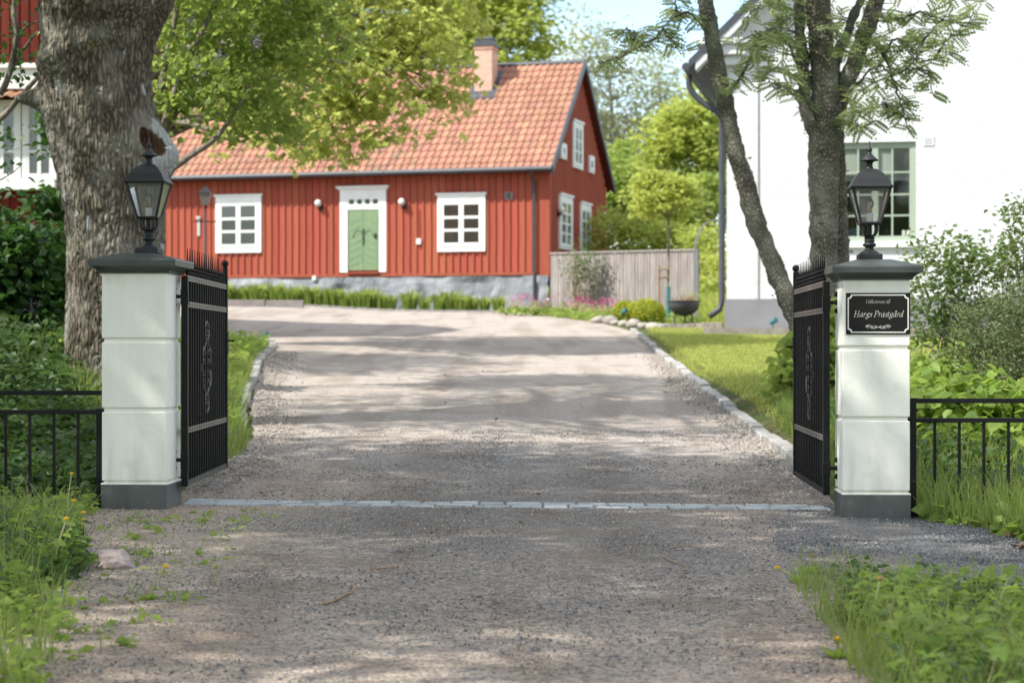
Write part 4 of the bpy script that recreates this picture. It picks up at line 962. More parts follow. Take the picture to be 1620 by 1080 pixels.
wm.add([(wu0, 0, wz0), (wu0, rc, wz0), (wu0, rc, wz1), (wu0, 0, wz1)], [(0, 1, 2, 3)]).add([(wu1, 0, wz0), (wu1, rc, wz0), (wu1, rc, wz1), (wu1, 0, wz1)], [(0, 1, 2, 3)])
wm.add([(wu0, 0, wz1), (wu1, 0, wz1), (wu1, rc, wz1), (wu0, rc, wz1)], [(0, 1, 2, 3)])
wm.build('wall', 'render_white', white)
MB().box(-.04, WWID + .04, -.05, .3, -.6, .635).build('plinth', 'plinth_grey', white)
MB().box(-.4, WWID, -1.0, -.06, -.3, .02).build('drip_strip', 'field_stone', white)
Tw = lambda u, d, z: (u, -d + .16, z)
wn_ = window(white, Tw, wu0 + .004, wu1 - .004, wz0 + .03, wz1 - .004, 4, 4, fr=.075, sash=.05, munt=.035, mid=.13, casing='sage', proud=.09, rows_h=[42, 39, 37, 36], deepset=True, deep=1.5)
# things in the window
MB().box(wu0 + .1, wu1 - .1, .13, .135, wz1 - .78, wz1 - .08).build('curtain', 'curtain', wn_)
MB().box(wu0 + .1, wu1 - .1, .124, .129, wz1 - .80, wz1 - .72).build('curtain_hem', 'curtain_white', wn_)
MB().box(wu0 - .08, wu1 + .10, -.09, .10, wz0 - .09, wz0 + .03).build('window_sill', 'white_paint', white, bevel=.01)
MB().box(ww(1200) - .012, ww(1200) + .012, -.02, .0, .64, WEV - .05).build('cable', 'plinth_grey', white)
u = ww(1469); z = wwz(1469, 223)
vv = MB().box(u - .11, u + .11, -.02, 0, z - .10, z + .10).build('vent', 'white_paint', white, bevel=.006)
MB().box(u - .08, u + .08, -.026, -.0205, z - .06, z - .045).box(u - .08, u + .08, -.026, -.0205, z - .015, z).box(u - .08, u + .08, -.026, -.0205, z + .03, z + .045).build('slots', 'plinth_grey', vv)
# roof with boxed eave return and verge
OV = .62; rs = .95
def roofz(x): return WEV + (x if x < WWID / 2 else WWID - x) * rs
rfw = MB()
rfw.rings([[(-OV - .15, y, roofz(-OV - .15) + .12), (-OV - .15, y, roofz(-OV - .15) + .30), (WWID / 2, y, PK + .45), (WWID + OV, y, roofz(WWID + OV) + .30), (WWID + OV, y, roofz(WWID + OV) + .12), (WWID / 2, y, PK + .2)] for y in (-.42, 7.4)])
rfw.build('roof', 'roof_sheet', white)
vb = MB()
vb.add([(-OV, -.40, roofz(-OV) - .05), (-OV, -.40, roofz(-OV) + .14), (WWID / 2, -.40, PK + .22), (WWID / 2, -.40, PK), (-OV, -.001, roofz(-OV) - .05), (-OV, -.001, roofz(-OV) + .14), (WWID / 2, -.001, PK + .22), (WWID / 2, -.001, PK)], [(0, 3, 2, 1), (0, 4, 7, 3)])
vb.build('verge_soffit', 'render_white', white)
MB().box(-OV, .55, -.38, 0, WEV - .10, WEV + .02).box(-OV + .12, .42, -.30, 0, WEV - .32, WEV - .10).box(-OV + .26, .30, -.18, 0, WEV - .52, WEV - .32).build('eave_return', 'render_white', white, bevel=.02)
MB().box(-OV, 0, .0, 7, WEV - .16, WEV - .02).build('eave_box', 'render_white', white)
MB().tube([(-OV - .20, -.45, roofz(-OV) + .02), (-OV - .20, 7.4, roofz(-OV) + .02)], .09, 8).build('gutter', 'roof_sheet', white)
py_ = .35; gx = ww(1139) + .01
MB().tube(catmull([(-OV - .20, py_, roofz(-OV) - .02), (-OV - .20, py_, roofz(-OV) - .32), (-OV + .05, py_, roofz(-OV) - .62), (gx - .03, py_, roofz(-OV) - .92), (gx, py_, roofz(-OV) - 1.2)], 4) + [Vector((gx, py_, .62)), Vector((gx - .05, py_ - .02, .42)), Vector((gx - .24, py_ - .15, .28))], .065, 10).build('downpipe', 'roof_sheet', white, smooth=True)
# ---------------------------------------------------------------- red outbuilding at the far left edge
TB = R(0); BX, BY = -14.0, 38.0; BZ = gz(-10, 38) - .1
ob = empty('red_outbuilding', (BX, BY, BZ), 0, 'dark red board house with white window bay behind the bushes at left edge', 'house')
def bu(px): return (px - 810) * BY / 3150 - BX
def bz(py): return ZC + (550 - py) * BY / 3150 - BZ
BW = bu(108)
MB().box(0, BW, 0, 5.5, -.5, 7.9).build('wall', 'falu_red_dark', ob)
mb_ = MB().box(.004, .15, -.02, 0, 0, 7.9).box(.12, .178, -.038, -.019, 0, 7.9).mesh('board')
for i in range(int(BW / .185)):
    o = link('board', mb_, 'falu_red_dark', ob); o.location = (BW - (i + 1) * .185, -.001, 0)
MB().box(0, bu(92), -.28, -.04, bz(144), bz(104)).box(0, bu(94), -.34, -.041, bz(112), bz(104)).build('cornice', 'white_paint', ob, bevel=.01)
vr = MB(); 
for i in range(int(bu(90) / .2)):
    x = i * .2; vr.add([(x, -.62, bz(161)), (x + .2, -.62, bz(161)), (x + .2, -.04, bz(143)), (x, -.04, bz(143)), (x + .1, -.62, bz(161) + .05), (x + .1, -.04, bz(143) + .05)], [(0, 4, 5, 3), (4, 1, 2, 5)])
vr.build('bay_roof', 'tile_isl', ob)
MB().box(0, bu(92), -.30, -.04, bz(302), bz(286)).build('window_sill', 'white_paint', ob)
TbB = lambda u, d, z: (u, -d - .04, z)
window(ob, TbB, bu(38), bu(92), bz(287), bz(160), 2, 3, fr=.09, munt=.045, mid=.07, proud=.12, back='room_dark', curtain=('curtain_white', 0), name='window')
window(ob, TbB, bu(-24), bu(36), bz(287), bz(160), 2, 3, fr=.09, munt=.045, mid=.07, proud=.12, back='room_dark', curtain=('curtain_white', 0), name='window')
MB().box(BW - .12, BW + .03, -.06, .1, 0, 7.9).build('corner_board', 'falu_red_dark', ob)
MB().box(-.3, BW + .3, -.5, 6, 7.9, 8.0).add([(-.3, -.5, 8.0), (BW + .3, -.5, 8.0), (BW + .3, 6, 8.0), (-.3, 6, 8.0), (-.3, 2.7, 9.3), (BW + .3, 2.7, 9.3)], [(0, 1, 5, 4), (2, 3, 4, 5), (1, 2, 5), (3, 0, 4)]).build('roof', 'tile_isl', ob)
ORD = ['leftmost', 'second', 'third', 'fourth', 'fifth', 'sixth', 'seventh', 'eighth', 'ninth', 'tenth', 'eleventh', 'twelfth', 'thirteenth', 'fourteenth', 'fifteenth', 'sixteenth', 'seventeenth', 'eighteenth', 'nineteenth', 'twentieth', 'twenty-first', 'twenty-second', 'twenty-third', 'twenty-fourth', 'twenty-fifth', 'twenty-sixth', 'twenty-seventh', 'twenty-eighth']
def nth(i): return ORD[0] if i == 0 else ORD[i] + ' from the left'
# things standing on the inner window ledge of the white house
def inwin(px): return ww(px), .22
u, y = inwin(1352); zb_ = wz0 + .10
base = Matrix.Translation((WX, WY, WZ0)) @ Matrix.Rotation(-TW, 4, 'Z')
def on_ledge(name, px, label, cat):
    p = base @ Vector((ww(px), .26, wz0 + .10)); return empty(name, p, 0, label, cat)
pt = on_ledge('flower_pot', 1350, 'blue flower pot with a pink flowering plant on the inner window ledge', 'flower pot')
MB().lathe([(.10, 0), (.14, .22), (.15, .24), (.13, .24)], n=14).build('pot', 'pot_blue', pt, smooth=True, angle=40)
P_ = RNG.normal(0, 1, (60, 3)) * (.10, .05, .13) + (0, 0, .42); D_, N_2 = frames(60)
link('leaves', scatter_mesh('leaves', LEAF, P_, D_, N_2, np.full(60, .12)), 'leaf_far', pt)
P_ = RNG.normal(0, 1, (24, 3)) * (.10, .04, .12) + (-.05, -.05, .50); D_, N_2 = frames(24)
link('flowers', scatter_mesh('flowers', LEAF, P_, D_, N_2, np.full(24, .10)), 'petal_pink', pt)
MB().box(-.45, .25, -.12, .12, -.06, -.001).build('saucer_shelf', 'white_paint', pt)
for px, lb in ((1430, 'left one of two white candles on the inner window ledge'), (1438, 'right one of two white candles on the inner window ledge')):
    cd = on_ledge('candle', px, lb, 'candle'); MB().lathe([(.045, -.06), (.045, .17), (.038, .18)], n=12).build('wax', 'candle', cd, smooth=True, angle=40); MB().tube([(0, 0, .18), (0, 0, .20)], .004, 5).build('wick', 'lamp_black', cd)

# ---------------------------------------------------------------- slim lamp post before the red house
lx, ly = (325 - 810) * 50 / 3150, 50.0
lp = empty('lamp_post', (lx, ly, gz(lx, ly)), 0, 'slim black lamp post with lantern before the red house wall', 'lamp post')
hz = ZC + (550 - 325) * 50 / 3150 - gz(lx, ly)
MB().lathe([(.09, -.1), (.09, .35), (.05, .42), (.035, .5), (.026, hz)], n=10).build('pole', 'lamp_black', lp, smooth=True)
MB().box(-.30, .30, -.014, .014, hz - .42, hz - .39).build('ladder_bar', 'lamp_black', lp)
q = MB().square([(.08, hz), (.14, hz + .30)]).build('lantern_glass', mat('smoky_glass', (.16, .15, .13), rough=.25), lp)
MB().square([(.16, hz + .30), (.15, hz + .33), (.05, hz + .43), (.03, hz + .45), (.012, hz + .52)]).build('lantern_roof', 'lamp_black', lp)

# ---------------------------------------------------------------- plank fence beside the gable
A_ = Vector((1.07 + .05, 56.6, 0)); B_ = Vector((1100 - 810, 0, 0)) * (54.5 / 3150) + Vector((0, 54.5, 0))
dv = (B_ - A_); Lf = dv.length; fa = math.atan2(dv.y, dv.x); fz = gz(A_.x, A_.y)
pf = empty('plank_fence', (A_.x, A_.y, fz), fa, 'weathered grey vertical plank fence beside the red house gable', 'fence')
m_ = MB(); n_ = 96; ztop = ZC + (550 - 402) * 56.6 / 3150 - fz
for i in range(n_):
    x = i * Lf / n_; m_.box(x, x + Lf / n_ - .008, -.03 + (.012 if i % 2 else 0), 0, -.2, ztop - .01 + .000 * i)
m_.build('plank', 'fence_wood', pf, kind='stuff')
MB().box(-.02, Lf + .02, -.06, .03, ztop, ztop + .045).build('top_rail', 'fence_wood', pf)
MB().box(Lf + .005, Lf + .10, -.06, .05, -.2, ztop + .02).build('post', 'plinth_grey', pf)
MB().box(0, Lf, .002, .05, .3, .4).box(0, Lf, .002, .05, ztop - .4, ztop - .3).build('rail', 'fence_wood', pf)
# climbing plant on it
cpx, cpy = (918 - 810) * 55.8 / 3150, 55.7
cl = empty('climbing_plant', (cpx, cpy, gz(cpx, cpy)), 0, 'scraggly climbing plant on the weathered plank fence', 'climber')
tb = MB(); random.seed(3)
for i in range(26):
    e_ = Vector((random.gauss(0, .32), random.uniform(-.25, .1), random.uniform(.7, 1.75))); tb.tube([(random.gauss(0, .06), 0, 0), e_ * .5 + Vector((random.gauss(0, .12), 0, 0)), e_], [.012, .009, .005], 4, cap=False)
tb.build('stem', 'twig', cl)
P_ = np.concatenate([RNG.normal(0, 1, (420, 3)) * (.26, .14, .26) + (.08, -.12, 1.40), RNG.normal(0, 1, (160, 3)) * (.3, .14, .4) + (-.05, -.1, .9)])
D_, N_2 = frames(len(P_)); link('foliage', scatter_mesh('foliage', LEAF, P_, D_, N_2, RNG.uniform(.06, .13, len(P_))), 'leaf_shrub', cl)

# ---------------------------------------------------------------- flower bed: stones, edging, bushes, little tree, bowl
random.seed(21)
for i, (px, py, r) in enumerate([(950, 509, .26), (966, 511, .30), (986, 512, .20), (1003, 514, .28), (1018, 517, .20), (1034, 513, .24), (972, 516, .17), (996, 520, .16), (940, 506, .17), (1048, 515, .18)]):
    Y = 49.5 - i * .0 - (px - 945) * .045; X = (px - 810) * Y / 3150
    st = MB(); st.ball((0, 0, 0), 1, 10, 7)
    r *= .64; me = st.mesh('boulder', smooth=True)
    for v in me.vertices:
        n0 = noise.noise(v.co * 1.3 + Vector((i * 5, 0, 0))); v.co *= (1 + .28 * n0); v.co.x *= r * 1.25; v.co.y *= r; v.co.z *= r * .72
    o = link('edging_boulder', me, 'field_stone'); o.location = (X, Y, gz(X, Y) + r * .45); o.rotation_euler.z = random.uniform(0, 3)
    tag(o, 'pale rounded stone edging the flower bed, %s of the row' % nth([940, 950, 966, 972, 986, 996, 1003, 1018, 1034, 1048].index(px)), 'stone', 'pale field stones edging the flower bed')
eb = empty('brick_edging', (0, 0, 0), 0, 'low stone block edging between the boulders and the white house', 'edging')
for i in range(10):
    px0 = 1040 + i * 10.4; Y = 45.4 - i * .08; X = (px0 - 810) * Y / 3150; z = gz(X, Y)
    MB().box(X, X + .138, Y, Y + .16, z - .1, z + .16).build('block', 'field_stone', eb, bevel=.012)
MB().box(3.35, 4.75, 44.55, 45.4, 1.35, gz(3.6, 45) + .05).build('ledge', 'field_stone', eb, bevel=.01)
def ball_bush(px, Y, r, h, label):
    X = (px - 810) * Y / 3150; root = empty('round_bush', (X, Y, gz(X, Y)), 0, label, 'bush', 'clipped yellow green bushes in the flower bed')
    n = 2600; d = RNG.normal(0, 1, (n, 3)); d /= np.linalg.norm(d, axis=1, keepdims=True)
    bump = np.array([1 + .07 * noise.noise(Vector(tuple(q * 3))) for q in d]); P = d * bump[:, None] * (r, r, h * .55) * RNG.uniform(.86, 1.03, n)[:, None] + (0, 0, h * .5)
    N = d + RNG.normal(0, .35, (n, 3)); D = np.cross(N, RNG.normal(0, 1, (n, 3)))
    link('foliage', scatter_mesh('foliage', LEAF, P - D * 0, D, N, RNG.uniform(.05, .10, n)), 'leaf_ball', root)
    MB().tube([(0, 0, -.1), (0, 0, h * .6)], .05, 6).build('stem', 'bark_plain', root)
ball_bush(1021, 48.2, .47, .60, 'larger clipped yellow green round bush in front of the plank fence')
ball_bush(989, 48.9, .30, .54, 'smaller clipped yellow green bush half behind the larger round one')
# lollipop tree with stakes
Y = 49.5; X = (1057 - 810) * Y / 3150
tr_ = at(1057, 345, Y)
tree('young_lollipop_tree', 'young yellow green ball crowned tree on a thin staked trunk before the fence', 'tree', [(X, Y, 0), (X, Y, 2.6), (X + .02, Y, tr_.z), (X, Y, tr_.z + .4)], [.045, .035, .03, .02],
     [(X - .1, Y, at(0, 322, Y).z, .98, .9, .42), (X - .25, Y + .1, at(0, 290, Y).z, .6, .6, .35), (X + .35, Y, at(0, 300, Y).z, .5, .5, .38)], 150, 24, .13, .15, LEAF, 'leaf_far_lime', nlimb=26, seed=9, shell=.3)
sk = empty('tree_stake', (X - .22, Y, gz(X, Y)), 0, 'short wooden stake tied to the young ball crowned tree', 'stake')
MB().box(-.035, .035, -.035, .035, -.1, 1.45).build('stake', 'stake', sk)
for zt_ in (1.15, 1.35): MB().tube([(-.02, -.05, zt_), (.12, -.06, zt_ + .01), (.26, -.05, zt_)], .028, 6).build('tie', 'stake', sk)
MB().tube([(.22, -.10, .0), (.22, -.10, .92)], .05, 8).build('trunk_guard', 'teal', sk)
# iron fire bowl with kindling
Y = 47.0; X = (1082 - 810) * Y / 3150
fb = empty('fire_bowl', (X, Y, gz(X, Y)), 0, 'black cast iron bowl on legs holding dry twigs', 'fire bowl')
bz_ = ZC + (550 - 500) * Y / 3150 - gz(X, Y)
MB().lathe([(.05, bz_), (.18, bz_ + .03), (.30, bz_ + .12), (.37, bz_ + .24), (.37, bz_ + .33), (.40, bz_ + .345), (.40, bz_ + .365), (.36, bz_ + .36), (.34, bz_ + .30), (.1, bz_ + .26)], n=24).build('bowl', 'bowl', fb, smooth=True, angle=50)
for i in range(3):
    a = R(200 + i * 120); MB().tube([(.22 * math.cos(a), .22 * math.sin(a), bz_ + .12), (.27 * math.cos(a), .27 * math.sin(a), -.06)], .022, 6).build('leg', 'bowl', fb)
kd = MB(); random.seed(4)
for i in range(40):
    a = random.uniform(0, 6.28); r = random.uniform(0, .27); b = random.uniform(0, 6.28); kd.tube([(r * math.cos(a), r * math.sin(a), bz_ + .33), (r * math.cos(a) + .1 * math.cos(b), r * math.sin(a) + .1 * math.sin(b), bz_ + random.uniform(.38, .5))], .009, 4)
kd.build('kindling', 'twig', fb)
# garden spotlights
def spot(px, py, Y, label, z=None, s=1.0):
    X = (px - 810) * Y / 3150; zz = gz(X, Y); h = ZC + (550 - py) * Y / 3150 - zz
    root = empty('garden_spotlight', (X, Y, zz), 0, label, 'spotlight', 'small teal garden spotlights'); h = max(h, .1)
    MB().tube([(0, 0, -.05), (0, 0, h)], .012, 5).build('spike', 'lamp_black', root)
    MB().tube([(-.05 * s, .06, h - .02), (0, .0, h + .02), (.06 * s, -.05, h + .05)], [.03 * s, .05 * s, .062 * s], 10).build('head', 'teal', root, smooth=True, angle=40)
spot(987, 494, 48.0, 'teal spotlight in front of the clipped round bushes'); spot(1223, 510, 41.3, 'teal spotlight on the lawn before the white house')
spot(419, 534, 36.0, 'teal spotlight lying in the left grass verge'); spot(805, 489, 55.5, 'teal spotlight at the end of the green tufts by the stone footing')
# metal arch and pots behind
Y = 53; X0, X1 = (1101 - 810) * Y / 3150, (1162 - 810) * Y / 3150
ar = empty('garden_arch', ((X0 + X1) / 2, Y, gz(X0, Y)), 0, 'thin metal garden arch between the plank fence and white house', 'arch')
pa = [(-(X1 - X0) / 2, 0, 0), (-(X1 - X0) / 2, 0, 1.9)] + [((X1 - X0) / 2 * math.cos(a), 0, 1.9 + .75 * math.sin(a)) for a in np.linspace(PI, 0, 9)] + [((X1 - X0) / 2, 0, 0)]
MB().tube(pa, .018, 5).tube([(p[0], .4, p[2]) for p in pa], .018, 5).build('hoop', 'plinth_grey', ar)

# green leafy tufts along the footing of the red house
def tuft_mesh(n, h, wd, sp, seed):
    rng = np.random.default_rng(seed); V = []; F = []
    for i in range(n):
        a = rng.uniform(0, 2 * PI); r = rng.uniform(0, sp); H = h * rng.uniform(.6, 1.1); bx, by = r * math.cos(a), r * math.sin(a); dx, dy = math.cos(a) * H * rng.uniform(.1, .6), math.sin(a) * H * rng.uniform(.1, .6)
        c, s_ = math.cos(a + 1.57) * wd, math.sin(a + 1.57) * wd; b = len(V)
        V += [(bx - c, by - s_, -.03), (bx + c, by + s_, -.03), (bx + c + dx * .35, by + s_ + dy * .35, H * .6), (bx - c + dx * .35, by - s_ + dy * .35, H * .6), (bx + dx, by + dy, H * rng.uniform(.8, 1))]
        F += [(b, b + 1, b + 2), (b, b + 2, b + 3), (b + 3, b + 2, b + 4)]
    return npmesh('tuft', np.array(V), np.array(F))
tms = [tuft_mesh(110, .62, .024, .20, i) for i in range(4)]
random.seed(8); k = 0
for px in list(range(352, 632, 14)) + [648, 672, 696, 712, 730, 746, 766, 788]:
    u = wl_(px); Y = wy(px, -1.0) ; X = (px - 810) * Y / 3150
    o = link('green_tuft', tms[k % 4], 'leaf_far'); o.location = (X, Y + random.uniform(-.1, .1), gz(X, Y)); s_ = random.uniform(.8, 1.15); o.scale = (s_, s_, s_); o.rotation_euler.z = random.uniform(0, 6); k += 1
    tag(o, 'green tuft by the stone footing, %s %s' % (nth(k - 1), 'below the left window' if px < 420 else 'left of the door' if px < 540 else 'below the door' if px < 615 else 'below the right window'), 'plant', 'green tufts along the stone footing')
# bed kerb at the left end of it
M['old_kerb'] = mat('old_kerb', (.27, .24, .22), (.20, .18, .165), scale=3, rough=.9, bump=.4, bscale=20)
kb = empty('bed_kerb', (0, 0, 0), 0, 'low grey stone kerb before the tufts at the left end of the red house', 'kerb')
for i, (xa, xb) in enumerate(((250, 300), (301, 356), (357, 420), (421, 481))):
    Y = 55.4; X = (xa - 810) * Y / 3150; X2 = (xb - 810) * Y / 3150; z = gz(X, Y)
    MB().box(X, X2 - .02, Y, Y + .22, z - .2, max(z + .2, ZC + (550 - 477) * Y / 3150)).build('kerb_stone', 'old_kerb', kb, bevel=.012)
kb2 = empty('bed_kerb', (0, 0, 0), 0, 'thin pale kerb line between the tufts and gravel, right of the grey stone kerb', 'kerb')
for i in range(16):
    px = 482 + i * 20; Y = 56.9; X = (px - 810) * Y / 3150; X2 = (px + 20 - 810) * Y / 3150; z = gz(X, Y)
    MB().box(X, X2 - .02, Y, Y + .12, z - .1, z + .07).build('kerb_stone', 'kerb_stone', kb2)
# pink flowering plants
lt = scatter_mesh('leaves', HEART, RNG.normal(0, 1, (34, 3)) * (.14, .12, .05) + (0, 0, .12), *frames(34, .6, -.2), RNG.uniform(.10, .18, 34))
ft = scatter_mesh('flowers', LEAF, RNG.normal(0, 1, (60, 3)) * (.14, .12, .08) + (0, 0, .46), *frames(60, .3, -.3), RNG.uniform(.03, .055, 60))
sb = MB()
for i in range(6): sb.tube([(0, 0, 0), (random.gauss(0, .1), random.gauss(0, .08), .42)], .010, 4)
sm_ = sb.mesh('stems')
for i, px in enumerate([800, 815, 826, 842, 856, 868, 890, 908, 918, 929, 942, 955, 966, 974]):
    Y = 54.3 - max(0, px - 860) * .035; X = (px - 810) * Y / 3150
    root = empty('pink_flower', (X, Y + random.uniform(-.4, .4), gz(X, Y)), random.uniform(0, 6), ('leafy plant with magenta flowers in the bed, %s of the row' if i not in (0, 4, 6) else 'leafy plant without flowers among the magenta ones, %s of the row') % nth(i), 'flower', 'magenta flowers in the bed')
    link('leaves', lt, 'leaf_far', root); link('stem', sm_, 'stem_pale', root)
    if i not in (0, 4, 6): link('flowers', ft, 'petal_pink', root)
# low green mass of the bed
bed = pts_in([(.1, 56.3), (1.9, 50.6), (2.6, 48.5), (4.6, 46.3), (4.6, 55), (1.2, 56.5)], 1500)
weeds('bed_plants', bed, .20, .12, 'leaf_far', T=LEAF, per=6, kind='stuff')
# daylily leaves by the downpipe
yl = pts_in([(4.6, 46.5), (5.3, 46.5), (5.6, 52), (4.9, 52)], 260); blades('border_leaves', yl, .75, .02, 'leaf_far_lime', .7, kind='stuff')

# ---------------------------------------------------------------- the big tree by the left pillar
def big_tree():
    Y0 = 20.0; base = Vector(((158 - 810) * Y0 / 3150, Y0, 0)); base.z = gz(base.x, base.y) - .12
    root = empty('big_old_tree', base, 0, 'massive old tree with furrowed bark and knots behind the left pillar', 'tree')
    s = Y0 / 3150
    # (py, left px, right px) outline of the stem
    tab = [(640, 84, 262), (610, 95, 250), (580, 102, 246), (520, 104, 250), (460, 104, 256), (400, 104, 260), (340, 101, 262), (290, 93, 262), (250, 84, 262), (215, 76, 258), (180, 66, 250), (150, 64, 244), (110, 70, 240), (70, 68, 248), (30, 64, 262), (0, 64, 272), (-60, 50, 290), (-130, 20, 310), (-200, -10, 330)]
    zz = np.array([ZC + (550 - t[0]) * s for t in tab]); xl = np.array([(t[1] - 810) * s for t in tab]); xr = np.array([(t[2] - 810) * s for t in tab])
    nz, na = 500, 250; zs = np.linspace(base.z - .1, zz[-1], nz)
    V = np.zeros((nz, na, 3))
    def knob(th, z, th0, z0, wt, wz_, amp):
        d = (th - th0 + PI) % (2 * PI) - PI; return amp * math.exp(-(d / wt) ** 2 - ((z - z0) / wz_) ** 2)
    for i, z in enumerate(zs):
        cx_ = (np.interp(z, zz, xl) + np.interp(z, zz, xr)) / 2; r0 = (np.interp(z, zz, xr) - np.interp(z, zz, xl)) / 2
        for j in range(na):
            th = 2 * PI * j / na                                   # 0 = +x, -pi/2 = towards the camera
            cxn, syn = math.cos(th), math.sin(th)
            n1 = noise.noise(Vector((cxn * 1.2, syn * 1.2, z * .8))) * .06
            # furrows
            ridge = noise.voronoi(Vector((cxn * r0 * 22 + noise.noise(Vector((cxn * 3, syn * 3, z * 3))) * 1.8, syn * r0 * 22 + noise.noise(Vector((cxn * 4, z * 6, syn * 4))) * .8, z * 5.2 + noise.noise(Vector((cxn * 9, syn * 9, z * 2))) * .8)))[0]
            rd_ = (ridge[1] - ridge[0]); f = min(rd_, .40) * .062
            kn = 0
            kn += knob(th, z, PI * 1.04, 3.60, .26, .09, .26)                    # spike at the left
            kn += knob(th, z, -PI * .42, 4.55, .9, .20, .15) + knob(th, z, -PI * .66, 3.90, .55, .17, .16)
            kn += knob(th, z, -.28, 3.02, .42, .26, .22)                  # pale burl at the right
            kn -= knob(th, z, -.58, 3.16, .15, .14, .17)                  # its dark hollow
            kn += knob(th, z, -.3, 4.50, .5, .22, .05)
            aa = (th - PI) % (2 * PI); aa = aa / (PI * .62)            # fold climbing from the left spike to the front
            if aa < 1.25:
                zl = 3.62 + .50 * min(aa, 1) ** .8; u_ = (z - zl) / .12; st_ = 1 / (1 + math.exp(-4 * u_)); kn += .13 * min(1, aa * 1.6) * st_ * math.exp(-(max(z - zl, 0) / .75) ** 2) * min(1, (1.25 - aa) * 3)
            kn += .06 * math.exp(-((z - base.z) / .28)) * (1 + .8 * math.sin(th * 5 + 1))
            smooth = min(1, max(0, knob(th, z, -.28, 3.02, .40, .30, 1.3)))
            r = r0 * (.975 + n1 * .7) + kn + f * (1 - smooth * .8) - .020
            V[i, j] = (cx_ + r * cxn - base.x, r * syn * .93, z - base.z)
    a = (np.arange(nz - 1)[:, None] * na + np.arange(na)[None, :]).ravel(); b = (np.arange(nz - 1)[:, None] * na + ((np.arange(na) + 1) % na)[None, :]).ravel()
    me = npmesh('trunk', V.reshape(-1, 3), np.stack([a, b, b + na, a + na], 1), True)
    # bare grey wood on the burl, dark brown in the hollow, ochre moss: colour masks stored per vertex
    ca = me.color_attributes.new('marks', 'FLOAT_COLOR', 'POINT'); cols = np.zeros((nz * na, 4), np.float32); cols[:, 3] = 1
    k = 0
    for i, z in enumerate(zs):
        for j in range(na):
            th = 2 * PI * j / na; nn = noise.noise(Vector((math.cos(th) * 4, math.sin(th) * 4, z * 4)))
            pale = knob(th, z, -.38, 3.08, .50, .34, 1.3) + nn * 1.1
            hol = knob(th, z, -.60, 3.16, .20, .17, 1.3) + nn * .3
            ms = knob(th, z, -PI * .45, 4.05, .3, .10, 1.) + knob(th, z, -PI * .3, 4.70, .4, .12, .9) + nn * .7
            cols[k, 0] = 1 if pale > .72 else 0; cols[k, 1] = 1 if hol > .62 else 0; cols[k, 2] = max(0, min(1, (ms - .75) * 2)); k += 1
    ca.data.foreach_set('color', cols.ravel())
    m = M['bark_big']; n = m.node_tree.nodes; l = m.node_tree.links; bs = n['Principled BSDF']; src = bs.inputs['Base Color'].links[0].from_socket
    vc = n.new('ShaderNodeVertexColor'); vc.layer_name = 'marks'; sp = n.new('ShaderNodeSeparateColor'); l.new(vc.outputs[0], sp.inputs[0])
    for ch, c_ in ((0, (.36, .37, .355)), (1, (.07, .04, .022)), (2, (.22, .18, .07))):
        x = n.new('ShaderNodeMix'); x.data_type = 'RGBA'; l.new(sp.outputs[ch], x.inputs[0]); l.new(src, x.inputs[6]); x.inputs[7].default_value = (*c_, 1); src = x.outputs[2]
    l.new(src, bs.inputs['Base Color'])
    link('trunk', me, 'bark_big', root)
    # limbs and crown above the frame
    tp = Vector((np.mean([xl[-1], xr[-1]]) - base.x, 0, zz[-1] - base.z)); mb = MB(); random.seed(31)
    blobs = [(-4.6, 20.2, 9.6, 3.3, 3.2, 2.1), (-7.2, 19, 8.6, 2.5, 2.6, 1.7), (-4.5, 17.6, 8.3, 2.4, 2.2, 1.5), (-4.2, 23, 8.6, 2.4, 2.2, 1.5), (-4.6, 20.2, 12, 2.2, 2.2, 1.6)]
    rng = np.random.default_rng(5); Cn, P = clumps(blobs, 520, 34, .34, rng, .5)
    for i in range(30):
        c = Vector(Cn[i]) - base; limb(mb, tp + Vector((random.gauss(0, .2), random.gauss(0, .2), -.3)), c, random.uniform(.12, .3), .03, .2, 7, 7)
    mb.build('limb', 'bark_plain', root, smooth=True)
    D, N = frames(len(P), .75, .3, rng)
    link('crown', scatter_mesh('crown', LEAF, P - np.array(base)[None], D, N, .15 * rng.uniform(.6, 1.2, len(P))), 'leaf_lilac', root)
big_tree()

